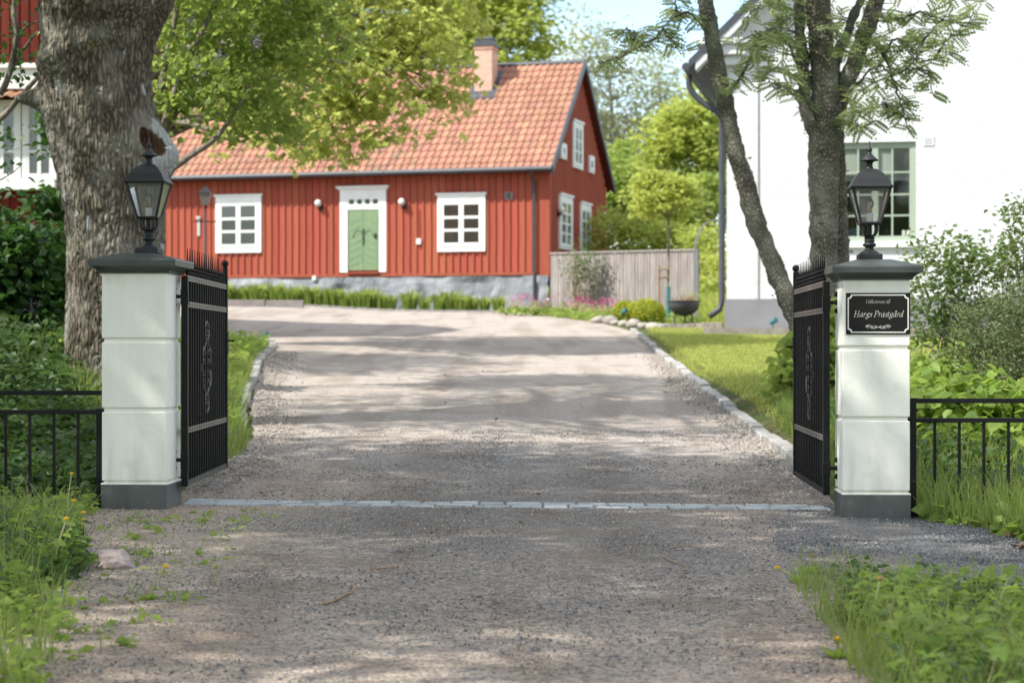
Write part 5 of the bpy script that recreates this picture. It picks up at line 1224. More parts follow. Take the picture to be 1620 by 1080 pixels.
# ---------------------------------------------------------------- rowan with three stems
def rowan():
    Y0 = 24.0; s = Y0 / 3150
    bx = (1300 - 810) * s; base = Vector((bx, Y0, gz(bx, Y0) - .1))
    root = empty('rowan_tree', base, 0, 'multi stemmed rowan with mossy bark behind the right gate leaf', 'tree')
    def W(px, py, dy=0): return Vector(((px - 810) * s * (1 + dy / Y0), Y0 + dy, ZC + (550 - py) * s * (1 + dy / Y0)))
    def stem(pts, rad, name='trunk', n=16, bump=.026):
        P = catmull([W(*p) for p in pts], 14); rr = np.interp(np.linspace(0, 1, len(P)), np.linspace(0, 1, len(rad)), rad) * s / 2 * .93
        m = MB(); m.tube([p - base for p in P], list(rr), n); me = m.mesh(name, smooth=True)
        for v in me.vertices:
            nn = noise.fractal(v.co * 7, 1, 2, 4); v.co += v.normal * nn * bump
        return link(name, me, 'bark_rowan', root), P
    s1, PA = stem([(1296, 640, .1), (1285, 590), (1262, 510), (1228, 430), (1196, 352), (1176, 280), (1160, 225), (1147, 160), (1136, 110), (1127, 60), (1116, 0), (1100, -70), (1080, -160)], [44, 40, 35, 33, 32, 31, 30, 28, 27, 26, 26, 22, 16])
    s2, PB = stem([(1302, 640, -.05), (1304, 560), (1305, 440), (1303, 330), (1304, 230), (1306, 150), (1300, 80), (1294, 0), (1290, -80), (1280, -180)], [66, 50, 46, 50, 56, 50, 42, 42, 34, 20])
    s3, PC = stem([(1330, 640, .25), (1330, 560, .2), (1330, 440, .25), (1328, 350, .3), (1321, 260, .3), (1320, 200, .3), (1335, 140, .1), (1362, 70, 0), (1388, 0, -.1), (1410, -60), (1440, -140)], [40, 36, 32, 30, 36, 38, 30, 28, 26, 22, 14])
    s4, PD = stem([(1300, 240, -.1), (1276, 175, -.1), (1272, 110), (1266, 50), (1262, 0), (1240, -80)], [26, 22, 20, 18, 17, 12], 'limb', 12)
    s5, PE = stem([(1320, 165, .1), (1322, 100, .2), (1345, 40, .3), (1362, 0, .3), (1380, -60, .4)], [22, 20, 16, 15, 10], 'limb', 12)
    # lichen tufts on the bark
    rng = np.random.default_rng(17); L = []
    for P, w_ in ((PA, 26), (PB, 44), (PC, 30), (PD, 16)):
        for _ in range(260):
            p = P[rng.integers(len(P))]; a = rng.uniform(0, 2 * PI); L.append((p.x + math.cos(a) * w_ * s * .5 - base.x, p.y + math.sin(a) * w_ * s * .5 - base.y, p.z + rng.normal(0, .05) - base.z))
    # boughs drawn as polylines in the picture plane with their own depths
    bo = [
        [(1127, 70, 0), (1100, 28, -.2), (1075, 22, -.3), (1050, 45, -.4), (1035, 62, -.4)],
        [(1075, 22, -.3), (1068, 10, -.3), (1072, -20, -.3)],
        [(1050, 45, -.4), (1062, 66, -.4), (1085, 80, -.4)],
        [(1035, 62, -.4), (1010, 72, -.5), (985, 88, -.6), (950, 100, -.7)],
        [(1010, 72, -.5), (1000, 50, -.5), (985, 48, -.5)],
        [(1150, 150, 0), (1172, 120, -.3), (1200, 70, -.3), (1230, 40, -.3), (1265, 20, -.2)],
        [(1275, 90, 0), (1250, 62, -.3), (1215, 62, -.4), (1185, 78, -.5)],
        [(1272, 120, 0), (1240, 60, .2), (1222, 10, .3), (1210, -30, .3)],
        [(1290, 185, 0), (1262, 130, -.4), (1232, 108, -.6), (1210, 118, -.7)],
        [(1290, 200, 0), (1258, 152, .3), (1235, 140, .3), (1215, 125, .4)],
        [(1370, 50, 0), (1395, 80, -.3), (1420, 62, -.5), (1450, 95, -.6), (1485, 92, -.7), (1510, 82, -.7)],
        [(1395, 80, -.3), (1410, 120, -.4), (1420, 150, -.4), (1430, 180, -.4), (1436, 205, -.4)],
        [(1410, 120, -.4), (1440, 110, -.5), (1468, 115, -.5), (1475, 150, -.6)],
        [(1330, 150, 0), (1360, 130, -.3), (1385, 100, -.4), (1410, 118, -.5)],
        [(1380, 20, 0), (1420, 30, -.4), (1452, 20, -.5), (1490, 30, -.6), (1530, 40, -.7), (1540, 10, -.7)],
        [(1450, 95, -.6), (1460, 65, -.6), (1480, 45, -.6), (1500, 20, -.6)],
        [(1340, 140, 0), (1352, 175, -.3), (1372, 172, -.4), (1400, 165, -.4)],
        [(1330, 190, 0), (1345, 195, -.3), (1362, 200, -.4), (1385, 190, -.4)],
        [(1480, 92, -.7), (1500, 60, -.7), (1520, 55, -.7)],
        [(1385, -10, 0), (1440, -10, -.3), (1500, -5, -.5), (1560, 5, -.6)],
        [(1265, -10, 0), (1235, 0, -.3), (1200, 10, -.4), (1180, 30, -.5)],
        [(1300, 60, 0), (1315, 40, -.4), (1330, 70, -.5), (1350, 90, -.5)],
        [(1400, 165, -.4), (1415, 175, -.4), (1430, 160, -.4)],
    ]
    bm_ = MB(); LP = []; LD = []
    random.seed(6)
    for b in bo:
        P = catmull([W(*p) for p in b], 7)
        P = [p + Vector((random.gauss(0, .008), random.gauss(0, .02), random.gauss(0, .008))) for p in P]
        bm_.tube([p - base for p in P], list(np.linspace(.021, .006, len(P))), 5)
        for i in range(3, len(P)):
            t = i / len(P)
            for _ in range(1 + (random.random() < .15)):
                a = random.uniform(0, 2 * PI); d = Vector((math.cos(a), math.sin(a) * .35, random.uniform(-.75, .4))); LP.append(P[i]); LD.append(d)
        for _ in range(10):
            p = P[rng.integers(len(P))]; L.append((p.x - base.x, p.y - base.y, p.z - base.z))
    bm_.build('bough', 'bark_rowan', root, smooth=True)
    # crown clumps in front of and above the stems
    sp = [(1235, 95, -.5, 34, 26), (1225, 60, -.2, 40, 34), (1250, 30, 0, 40, 28), (1195, 55, -.4, 26, 26), (1345, 60, -.4, 22, 40), (1400, 60, -.3, 26, 34), (1375, 140, -.3, 26, 22), (1420, 40, -.2, 40, 26), (1165, 130, 0, 14, 26), (1245, 150, -.3, 22, 14), (1310, 20, .4, 50, 30), (1455, 40, -.3, 30, 24)]
    tw_ = MB()
    for (px, py, dy, rx, rz_) in sp:
        for _ in range(int(rx * rz_ / 85)):
            p = W(px + random.gauss(0, rx * .55), py + random.gauss(0, rz_ * .55), dy + random.gauss(0, .25))
            a = random.uniform(0, 2 * PI); LP.append(p); LD.append(Vector((math.cos(a), math.sin(a) * .4, random.uniform(-.9, .3))))
            if random.random() < .35:
                q = min(PD + PB[60:] + PC[80:] + PE, key=lambda u_: (u_ - p).length); limb(tw_, q - base, p - base, .008, .003, .15, 4, 3)
    tw_.build('twigs', 'bark_rowan', root, kind='stuff')
    n = len(LP); LP = np.array([tuple(p) for p in LP]); LD = np.array([tuple(d) for d in LD]); order = np.argsort(LP[:, 1] + RNG.normal(0, .3, n))
    pm = []
    for k_ in range(5):
        v, f = ROWAN; v = v.copy(); v[:, 2] -= v[:, 0] ** 2 * (.05 + .08 * k_ / 4); me = npmesh('leaf', v + RNG.normal(0, .004, v.shape), f); me.materials.append(M['leaf_rowan_single']); pm.append(me)
    for q in order[:280]:
        d = Vector(LD[q]).normalized(); N0 = Vector((random.gauss(0, .4), random.gauss(-1.1, .5), random.uniform(.2, 1))); sd_ = N0.cross(d).normalized(); Nn = d.cross(sd_)
        o = bpy.data.objects.new('leaf', pm[int(q) % 5]); C.objects.link(o); o.parent = root; sc = random.uniform(.15, .23)
        mt = Matrix((d, sd_, Nn)).transposed().to_4x4(); o.matrix_basis = Matrix.Translation(Vector(LP[q]) - base) @ mt @ Matrix.Scale(sc, 4)
    rest = order[280:]; N = np.stack([RNG.normal(0, .4, len(rest)), RNG.normal(-1.1, .5, len(rest)), RNG.uniform(.2, 1, len(rest))], 1)
    # upper crown outside the frame
    ex = [(3.0, 24, 6.6, 1.6, 1.6, 1.2), (4.6, 24, 7.2, 1.6, 1.6, 1.2), (3.8, 24, 8.4, 1.4, 1.4, 1.1)]
    Cn, Pu = clumps(ex, 200, 14, .22, rng, .3); Du, Nu = frames(len(Pu), .8, .3, rng)
    lb = MB()
    for i in range(24): limb(lb, (PA[-1], PB[-1], PC[-1])[i % 3] - base, Vector(Cn[i]) - base, .04, .008, .15, 5, 4)
    lb.build('bough', 'bark_rowan', root)
    Pa = np.concatenate([LP[rest], Pu]) - np.array(base)[None]; Da = np.concatenate([LD[rest], Du]); Na = np.concatenate([N, Nu])
    link('crown', scatter_mesh('crown', ROWAN, Pa, Da, Na, RNG.uniform(.15, .23, len(Pa))), 'leaf_rowan', root)
    L = np.array(L); Dl, Nl = frames(len(L) * 4, .2, .2, rng); Ll = np.repeat(L, 4, 0) + rng.normal(0, .02, (len(L) * 4, 3))
    link('lichen', scatter_mesh('lichen', LEAF, Ll, Dl, Nl, rng.uniform(.02, .05, len(Ll))), 'lichen', root, kind='stuff')
M['leaf_rowan_single'] = leafmat('leaf_rowan_single', (.15, .19, .065), (.20, .24, .085), (.36, .45, .13), mixf=.4)
rowan()

# ---------------------------------------------------------------- lilac behind the big trunk, maple beyond
def bush(name, label, cat, X, Y, stems, blobs, nclump, per, cr, size, T, lm, seed, group=None, barkm='bark_plain', r0=.05, up=.7, droop=.3, shell=.45, extra=None, blossoms=()):
    rng = np.random.default_rng(seed); random.seed(seed); base = Vector((X, Y, gz(X, Y) - .05)); root = empty(name, base, 0, label, cat, group)
    Cn, P = clumps(blobs, nclump, per, cr, rng, shell); mb = MB()
    for i in range(stems):
        c = Vector(Cn[i % nclump]) - base; limb(mb, Vector((random.gauss(0, .15), random.gauss(0, .15), 0)), c, r0 * random.uniform(.5, 1.2), r0 * .15, .15, 6, 6)
    if extra:
        for pts, rad in extra: mb.tube([p - base for p in catmull([Vector(p) for p in pts], 6)], list(np.linspace(rad[0], rad[1], 6 * (len(pts) - 1) + 1)), 7)
    mb.build('stem', barkm, root, smooth=True)
    D, N = frames(len(P), up, droop, rng)
    link('foliage', scatter_mesh('foliage', T, P - np.array(base)[None], D, N, size * rng.uniform(.6, 1.2, len(P))), lm, root)
    for bp in blossoms:                                         # pyramidal flower heads
        q = rng.normal(0, 1, (70, 3)) * (.035, .035, .08) + np.array(at(*bp) - base); d_, n_ = frames(70, .2, .2, rng)
        link('blossom', scatter_mesh('blossom', LEAF, q, d_, n_, rng.uniform(.015, .03, 70)), 'petal_lilac', root)
    return root
Yl = 25.0
def A3(px, py, Y): return tuple(at(px, py, Y))
ll = [A3(300, 60, 25) + (1.0, 1.0, .9), A3(360, 20, 25.5) + (1.1, 1.2, .9), A3(420, 110, 25.5) + (.75, .9, .75), A3(330, 140, 24.5) + (.7, .8, .6), A3(480, 40, 26) + (.8, .9, .8), A3(290, 190, 25) + (.35, .5, .35), A3(440, 200, 25.5) + (.45, .5, .35),
      A3(380, -60, 25.5) + (1.4, 1.3, .9), A3(360, 175, 25) + (.5, .6, .45)]
bush('lilac_bush', 'tall lilac with long bare stems and heart shaped leaves right of the big trunk', 'bush', at(225, 0, Yl).x, Yl, 0, ll, 280, 24, .17, .105, HEART, 'leaf_lilac', 41, r0=.03, droop=.5,
     extra=[([A3(225, 560, 25), A3(235, 330, 25), A3(262, 190, 25), A3(300, 90, 25), A3(345, 0, 25.2)], (.07, .03)), ([A3(225, 560, 25), A3(245, 310, 24.8), A3(290, 255, 24.6), A3(345, 215, 24.6), A3(400, 130, 24.8)], (.065, .02)),
            ([A3(245, 250, 25), A3(258, 120, 25), A3(275, 40, 25), A3(285, -30, 25)], (.05, .03)), ([A3(255, 220, 25), A3(305, 130, 25.2), A3(318, 60, 25.2), A3(350, -20, 25.2)], (.035, .02))], blossoms=[(348, 92, 24.3), (455, 8, 25.), (300, 30, 24.3), (318, 108, 24.2), (405, 66, 24.4)])
mx_, my_ = -7.2, 36.0
def mb3(px, py, Y, a, b, c): return A3(px, py, Y) + (a, b, c)
mbl = [mb3(430, 60, 35, 1.5, 1.8, 1.5), mb3(540, 70, 34, 1.2, 1.6, 1.4), mb3(620, 30, 34, 1.1, 1.5, 1.1), mb3(500, 170, 33.5, 1.0, 1.2, .8), mb3(590, 150, 33.5, .85, 1.2, .75), mb3(670, 95, 34, .7, 1.0, .7), mb3(480, 235, 33, .55, .8, .35), mb3(560, 235, 33, .4, .6, .28),
       mb3(650, 190, 33.5, .5, .7, .35), mb3(715, 155, 34, .30, .6, .22), mb3(700, 60, 34, .5, 1, .4), mb3(350, 30, 35, 1.6, 1.8, 1.6), mb3(260, -60, 36, 2.4, 2.4, 2.0), mb3(450, -100, 36, 2.6, 2.6, 2.0), mb3(600, -110, 35, 1.9, 2.2, 1.3), mb3(400, 200, 34, .6, .8, .4), mb3(720, -20, 35, .9, 1, .8)]
tree('maple_tree', 'broad maple with bright hanging leaves overlapping the red house roof', 'tree', [(mx_, my_, 0), (mx_, my_, 4), (mx_ + .3, my_, 6.5), (mx_ + .8, my_, 9.5)], [.32, .26, .2, .1], mbl, 740, 23, .27, .16, MAPLE, 'leaf_maple', nlimb=80, seed=12, droop=.45, shell=.2)

# ---------------------------------------------------------------- trees behind the houses
def far_tree(name, label, X, Y, h, blobs, n, per, cr, size, lm, seed, T=LEAF, barkm='bark_plain', r=.25, nl=24, shell=.4, group='trees behind the houses'):
    tree(name, label, 'tree', [(X, Y, 0), (X, Y, h * .3 + 2), (X + .3, Y, h * .6 + 2), (X, Y, h * .9 + 2)], [r, r * .8, r * .5, r * .15], blobs, n, per, cr, size, T, lm, barkm, group, nl, seed=seed, shell=shell)
far_tree('leafy_tree', 'light green leafy tree rising behind the chimney', at(800, 0, 82).x, 82, 12, [mb3(800, 60, 82, 2.4, 2, 2.2), mb3(760, 20, 82, 2.2, 2, 2.0), mb3(835, 90, 82, 1.3, 1.4, 1.1), mb3(800, -30, 82, 2.2, 2, 1.8), mb3(700, 40, 84, 3, 2.5, 2.4)], 420, 26, .38, .30, 'leaf_far_lime', 51)
far_tree('sparse_tree', 'thin pale tree with open airy crown between the houses', at(960, 0, 96).x, 96, 15, [mb3(920, 130, 96, 2.0, 2, 3.0), mb3(985, 160, 96, 1.8, 2, 2.6), mb3(930, 60, 96, 1.6, 1.6, 1.6), mb3(1040, 190, 96, 1.5, 1.6, 2.0), mb3(945, 250, 96, 1.6, 1.6, 2.0)], 420, 12, .55, .24, 'leaf_far_pale', 52, barkm='bark_pale', r=.24, nl=90, shell=.1)
far_tree('sparse_tree', 'second open crowned tree, right of the thin pale one', at(1045, 0, 98).x, 98, 13, [mb3(1040, 120, 98, 1.7, 2, 1.6), mb3(1075, 180, 98, 1.5, 2, 1.6), mb3(1000, 230, 98, 1.6, 2, 2.0)], 260, 11, .55, .24, 'leaf_far_pale', 53, barkm='bark_pale', r=.16, nl=70, shell=.1)
far_tree('broadleaf_tree', 'bright green broad tree beside the white house downpipe', at(1095, 0, 72).x, 72, 8, [mb3(1090, 185, 72, 1.0, 1.2, .9), mb3(1060, 220, 72, 1.0, 1.2, .9), mb3(1110, 240, 72, 1.1, 1.2, .9), mb3(1040, 250, 72, .8, 1, .6), mb3(1110, 160, 72, .6, .8, .5), mb3(1160, 220, 74, 1.4, 1.4, 1.4)], 260, 26, .30, .26, 'leaf_far_lime', 54)
far_tree('broadleaf_tree', 'dense green tree directly behind the ball crowned young tree', at(1010, 0, 76).x, 76, 6, [mb3(990, 300, 76, 1.5, 1.4, 1.2), mb3(1050, 330, 76, 1.6, 1.4, 1.2), mb3(985, 250, 78, .9, 1, .7)], 260, 26, .32, .26, 'leaf_far', 55)
far_tree('broadleaf_tree', 'dense green tree behind the garden arch', at(1110, 0, 70).x, 70, 5, [mb3(1110, 330, 70, 1.5, 1.4, 1.4), mb3(1080, 380, 70, 1.2, 1.4, 1.0), mb3(1150, 290, 72, 1.2, 1.4, 1.2)], 220, 26, .30, .24, 'leaf_far', 56)
bush('hedge_bush', 'bright green bushes rising directly behind the plank fence', 'bush', at(1020, 0, 62).x, 62, 14, [mb3(975, 370, 62, .9, 1, .8), mb3(1020, 380, 62, 1.0, 1, .8), mb3(1070, 390, 62, .9, 1, .8), mb3(1110, 400, 61, .8, 1, .9), mb3(1130, 430, 58, .6, .8, .7), mb3(1110, 460, 57, .5, .8, .5)], 330, 24, .24, .17, LEAF, 'leaf_far_lime', 57)
far_tree('woodland_tree', 'tall pale green tree at the back left of the sky gap', at(880, 0, 120).x, 120, 14, [mb3(880, 200, 120, 3, 3, 3), mb3(960, 260, 120, 3.4, 3, 2.6), mb3(1040, 280, 120, 3.6, 3, 2.6), mb3(1120, 260, 120, 3.6, 3, 3.2)], 300, 20, .6, .40, 'leaf_far_pale', 58)
far_tree('woodland_tree', 'woodland tree far behind the red house roof, upper left', at(600, 0, 90).x, 90, 14, [mb3(620, 40, 90, 4, 3, 3.4), mb3(480, 20, 90, 4.5, 3, 4), mb3(700, 10, 92, 2.6, 3, 3.0), mb3(350, 30, 90, 4.5, 3, 4)], 420, 22, .55, .40, 'leaf_far', 59)
far_tree('woodland_tree', 'woodland tree far behind the big trunk', at(180, 0, 85).x, 85, 14, [mb3(220, 60, 85, 4, 3, 4), mb3(100, 40, 85, 4, 3, 4), mb3(-50, 60, 85, 4, 3, 4)], 300, 22, .55, .40, 'leaf_far', 60)
# distant wood closing the horizon
rng = np.random.default_rng(61); Cn, P = clumps([(x, 175 + 10 * math.sin(x), 3.5 + 1.5 * math.sin(x * .7), 9, 6, 7 + 2 * math.sin(x * 1.9)) for x in range(-110, 111, 9)], 1500, 16, 1.5, rng, .6)
D, N = frames(len(P), .7, .3, rng); link('distant_wood', scatter_mesh('distant_wood', LEAF, P, D, N, rng.uniform(.9, 1.6, len(P))), 'leaf_far', kind='stuff')

# trees standing left of the lane, out of frame, whose shade dapples the gate and the foreground
def shade_tree(X, Y, h, r, label, seed, n=330, per=30, size=.17):
    bl = [(X, Y, h, r, r, r * .62), (X + r * .6, Y - r * .2, h - .8, r * .65, r * .65, r * .4), (X - r * .5, Y + r * .4, h - .6, r * .65, r * .65, r * .4), (X + r * .1, Y + r * .6, h - 1.0, r * .6, r * .6, r * .4), (X, Y, h + r * .5, r * .7, r * .7, r * .4)]
    tree('lane_tree', label, 'tree', [(X, Y, 0), (X, Y, h * .45), (X + .2, Y, h * .8), (X, Y, h * 1.1)], [.28, .24, .18, .08], bl, n, per, .36, size, MAPLE, 'leaf_lilac', nlimb=26, seed=seed, group='trees shading the lane')
shade_tree(-7.4, 6.0, 8.6, 4.3, 'tree left of the lane nearest the camera, shading the foreground', 71, n=420)
shade_tree(-7.6, 11.5, 9.0, 3.6, 'tree left of the lane beside the left fence, shading the gate', 72, n=330)
shade_tree(-10.5, 27.5, 9.5, 3.2, 'tree left of the drive beyond the big trunk, casting streaks on the gravel', 73, n=190)

shade_tree(-6.5, -10, 7.5, 6.0, 'broad tree across the lane behind the camera, left one', 74, n=200, per=26, size=.34)  # unseen pair added to block sky light from the pillar fronts
shade_tree(4.5, -11, 7.5, 6.4, 'broad tree across the lane behind the camera, right one', 75, n=200, per=26, size=.34)
# ---------------------------------------------------------------- undergrowth left
hl = [mb3(40, 450, 23, .75, .8, .55), mb3(20, 500, 22, .7, .8, .7), mb3(80, 500, 22.5, .45, .6, .75), mb3(85, 330, 24, .20, .4, .3), mb3(95, 200, 24, .12, .3, .35), mb3(-30, 440, 22, .8, .8, .9), mb3(60, 570, 21.5, .7, .6, .35), mb3(80, 410, 23, .35, .5, .5)]
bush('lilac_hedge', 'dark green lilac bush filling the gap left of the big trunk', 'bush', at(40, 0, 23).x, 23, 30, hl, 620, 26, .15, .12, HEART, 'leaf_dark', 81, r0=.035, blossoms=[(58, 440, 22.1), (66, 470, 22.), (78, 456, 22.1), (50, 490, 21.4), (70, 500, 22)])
# bare boughs crossing the upper left corner
bg_ = empty('overhanging_bough', at(-60, 200, 21), 0, 'dark twisted bough reaching in at the upper left edge', 'branch')
o0 = at(-60, 200, 21); mb_ = MB()
for pts, r_ in (([(-60, 225), (0, 188), (35, 150), (70, 112)], (.045, .02)), ([(0, 150), (14, 120), (26, 60), (22, 20), (30, -30)], (.035, .03)), ([(14, 120), (40, 75), (60, 50)], (.02, .01)), ([(26, 60), (45, 40), (75, 30)], (.014, .006)), ([(0, 285), (22, 272), (36, 258)], (.008, .004))):
    P = catmull([at(a, b, 21) - o0 for a, b in pts], 6); mb_.tube(P, list(np.linspace(r_[0], r_[1], len(P))), 7)
mb_.build('bough', 'bark_plain', bg_, smooth=True)
Pq = np.array([tuple(at(a, b, 21) - o0) for a, b in [(RNG.normal(25, 22), RNG.uniform(0, 130)) for _ in range(150)]] + [tuple(at(RNG.normal(5, 12), RNG.normal(240, 25), 21) - o0) for _ in range(40)]); Pq[:, 1] += RNG.normal(0, .3, len(Pq)); D_, N_2 = frames(len(Pq))
link('leaves', scatter_mesh('leaves', HEART, Pq, D_, N_2, RNG.uniform(.05, .09, len(Pq))), 'leaf_dark', bg_)
# ground cover and grass, left bank
lb = [(-2.95, 13.9), (-2.75, 16), (-2.9, 19), (-3.3, 22), (-9, 26), (-12, 22), (-8, 13.9)]
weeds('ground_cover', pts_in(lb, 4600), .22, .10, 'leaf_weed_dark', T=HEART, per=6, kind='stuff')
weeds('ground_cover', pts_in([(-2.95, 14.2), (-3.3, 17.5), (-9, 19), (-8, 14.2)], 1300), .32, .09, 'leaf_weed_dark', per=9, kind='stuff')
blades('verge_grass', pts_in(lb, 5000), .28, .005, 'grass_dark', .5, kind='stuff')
# in front of the fence, beside the pillar and down to the lower left corner
fl_ = [(-2.72, 11.6), (-2.30, 10.6), (-2.08, 9.8), (-2.12, 8.8), (-2.25, 8.2), (-2.6, 7.8), (-5, 7.8), (-7, 11.6)]
fn_ = [(-2.78, 13.35), (-2.68, 12.4), (-2.5, 11.2), (-7, 11.2), (-7, 13.35)]
blades('verge_grass', pts_in(fn_, 4500), .17, .0035, 'grass', .55, kind='stuff')
weeds('verge_weeds', pts_in(fn_, 900), .16, .055, 'leaf_weed', per=7, kind='stuff')
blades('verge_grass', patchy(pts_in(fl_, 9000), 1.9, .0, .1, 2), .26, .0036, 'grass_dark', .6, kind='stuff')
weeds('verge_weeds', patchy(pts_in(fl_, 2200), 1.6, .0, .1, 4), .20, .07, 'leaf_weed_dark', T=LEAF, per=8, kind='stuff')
blades('verge_grass', patchy(pts_in(fl_, 5500), 1.8, .02, .10), .32, .0036, 'grass', .55, kind='stuff')
weeds('verge_weeds', patchy(pts_in(fl_, 1600), 1.3, .05, .08, 7), .24, .062, 'leaf_weed', T=LEAF, per=9, kind='stuff')
weeds('verge_weeds', pts_in(fl_, 700), .16, .085, 'leaf_weed', T=HEART, per=6, kind='stuff')
sp_ = [(-2.6, 12.6), (-1.6, 13.4), (-1.45, 11.5), (-1.35, 9.0), (-1.5, 6.8), (-2.1, 6.6), (-2.0, 10.0)]
weeds('sprouts', pts_in(sp_, 85), .05, .055, 'leaf_weed', T=LEAF, per=5, kind='stuff', spread=.3)
blades('sprouts', pts_in(sp_, 350), .08, .003, 'grass', .6, kind='stuff')
# verge between gate leaf and left kerb
vg = [(-2.42, 14.6), (-2.30, 16.5), (-2.58, 19.0), (-3.15, 23), (-3.85, 30), (-4.5, 37.5), (-9, 37), (-6, 24), (-3.0, 14.6)]
blades('verge_grass', patchy(pts_in([(-2.50, 15.2), (-2.34, 17.5), (-2.55, 19.0), (-3.12, 23), (-3.5, 27), (-7, 27), (-4.5, 20), (-3.0, 15.0)], 15000), 1.2, -.1, .3), .28, .0055, 'grass', .5, kind='stuff')
weeds('verge_weeds', pts_in([(-2.60, 18.8), (-3.3, 24), (-4.4, 36), (-8, 36), (-4.6, 20)], 1800), .25, .10, 'leaf_weed', per=6, kind='stuff')
blades('dry_grass', pts_in([(-3.5, 26.5), (-4.0, 30), (-4.7, 37.6), (-6, 40.5), (-12, 42), (-12, 26.5)], 12000), .14, .009, mat('dry_grass', (.20, .165, .075), (.15, .14, .055), scale=2, rough=.9, rand='isl', amt=.35), .6, kind='stuff')

# ---------------------------------------------------------------- right lawn and shrubs
lw = [(2.62, 15.0), (2.68, 30), (2.85, 44.1), (4.6, 43.9), (4.9, 41), (8.5, 40), (7.0, 28), (4.6, 15.0)]
blades('lawn_grass', pts_in(lw, 80000), .055, .006, 'grass_lawn', .7, kind='stuff')
ta = [(2.62, 15.3), (2.66, 20), (3.1, 22.5), (4.6, 22), (4.6, 15.3)]
blades('tall_grass', patchy(pts_in(ta, 13000), 1, -.2, .3), .22, .0055, 'grass', .45, kind='stuff')
bush('leafy_shrub', 'low bright leafy shrub at the foot of the rowan, left of the right gate leaf', 'bush', 3.35, 22.8, 14, [(3.45, 22.8, 1.0, .42, .4, .35), (3.3, 22.6, .75, .38, .4, .22), (3.6, 23, 1.35, .22, .3, .3)], 90, 16, .10, .12, HEART, 'leaf_far', 83, r0=.012)
def dense(px, py, Y, a, b, c): return A3(px, py, Y) + (a, b, c)
bush('slender_shrub', 'tall slender shrub with small leaves just right of the sign pillar', 'bush', at(1500, 0, 19).x, 19, 34, [dense(1490, 420, 19, .32, .5, .35), dense(1530, 440, 19, .28, .5, .35), dense(1470, 500, 19, .3, .5, .5), dense(1530, 520, 19, .35, .5, .45), dense(1478, 385, 19, .15, .2, .15), dense(1535, 400, 19, .12, .2, .15)], 220, 13, .10, .072, LEAF, 'leaf_shrub', 84, r0=.014, shell=.2)
bush('slender_shrub', 'tall airy shrub with small leaves cropped by the right edge', 'bush', at(1600, 0, 18.5).x, 18.5, 30, [dense(1608, 360, 18.5, .16, .3, .38), dense(1600, 430, 18.5, .22, .3, .30), dense(1640, 400, 18.5, .4, .4, .5)], 140, 15, .08, .058, LEAF, 'leaf_shrub', 85, r0=.014, shell=.2)
bush('spreading_shrub', 'dense dusky green small leaved shrub behind the right fence', 'bush', at(1600, 0, 17.5).x, 17.5, 60, [dense(1590, 520, 17.5, .42, .6, .30), dense(1640, 560, 17.5, .65, .7, .55), dense(1560, 570, 17.2, .40, .5, .25), dense(1600, 620, 17, .55, .6, .22), dense(1620, 480, 17.8, .3, .5, .2)], 700, 26, .075, .035, LEAF, 'leaf_juniper', 86, r0=.016, shell=.5)
bush('broad_leaved_shrub', 'low broad leaved bushes behind the fence bars at right', 'bush', at(1560, 0, 16.5).x, 16.5, 20, [dense(1500, 640, 16.5, .4, .5, .25), dense(1580, 690, 16, .4, .4, .2), dense(1620, 660, 16, .4, .5, .3), dense(1480, 720, 16, .2, .3, .15), dense(1470, 600, 17.5, .25, .4, .25)], 190, 15, .11, .12, HEART, 'leaf_weed', 87, r0=.014)
rb = [(2.75, 13.7), (2.85, 19), (5.2, 24), (8, 20), (6, 13.7)]
weeds('ground_cover', pts_in(rb, 2600), .30, .10, 'leaf_weed_dark', T=LEAF, per=7, kind='stuff')
blades('verge_grass', pts_in([(2.66, 13.5), (2.62, 15), (2.5, 17), (5.5, 17), (5.5, 13.5)], 3500), .35, .0045, 'grass', .5, kind='stuff')
rf_ = [(2.68, 12.95), (2.9, 12.5), (3.05, 11.6), (3.1, 10.9), (4.5, 10.9), (5, 13.6), (2.72, 13.6)]
blades('verge_grass', pts_in(rf_, 4200), .30, .0045, 'grass', .5, kind='stuff')
weeds('verge_weeds', pts_in(rf_, 300), .12, .09, 'leaf_weed', T=HEART, per=6, kind='stuff')
Pd = pts_in([(2.9, 11.2), (3.0, 13.9), (4.5, 14.5), (4.5, 11)], 260); Pd3 = np.column_stack([Pd, g(Pd[:, 0], Pd[:, 1]) + .02]); D_, N_2 = frames(len(Pd3), 1, 0)
link('dead_leaves', scatter_mesh('dead_leaves', HEART, Pd3, D_, N_2, RNG.uniform(.04, .09, len(Pd3))), 'dead_leaf', kind='stuff')
bl = [(-2.12, 8.9), (-1.85, 8.4), (-1.72, 7.6), (-1.62, 6.9), (-1.5, 6.2), (-3, 6.2), (-3, 8.9)]
blades('verge_grass', patchy(pts_in(bl, 3200), 2.6, .0, .10, 23), .20, .0030, 'grass', .55, kind='stuff')
weeds('verge_weeds', patchy(pts_in(bl, 700), 2.2, .02, .10, 24), .15, .055, 'leaf_weed', T=LEAF, per=8, kind='stuff')
# taller grass stalks with seed heads and dry straw mixed in
M['straw'] = leafmat('straw', (.34, .30, .17), (.25, .24, .12), (.4, .38, .2), mixf=.3)
blades('straw', pts_in(fl_, 420), .40, .0022, 'straw', .6, kind='stuff'); blades('straw', pts_in([(1.5, 9.3), (1.85, 9.4), (3.2, 7.8), (3.2, 6), (1.2, 6)], 260), .28, .0022, 'straw', .6, kind='stuff')
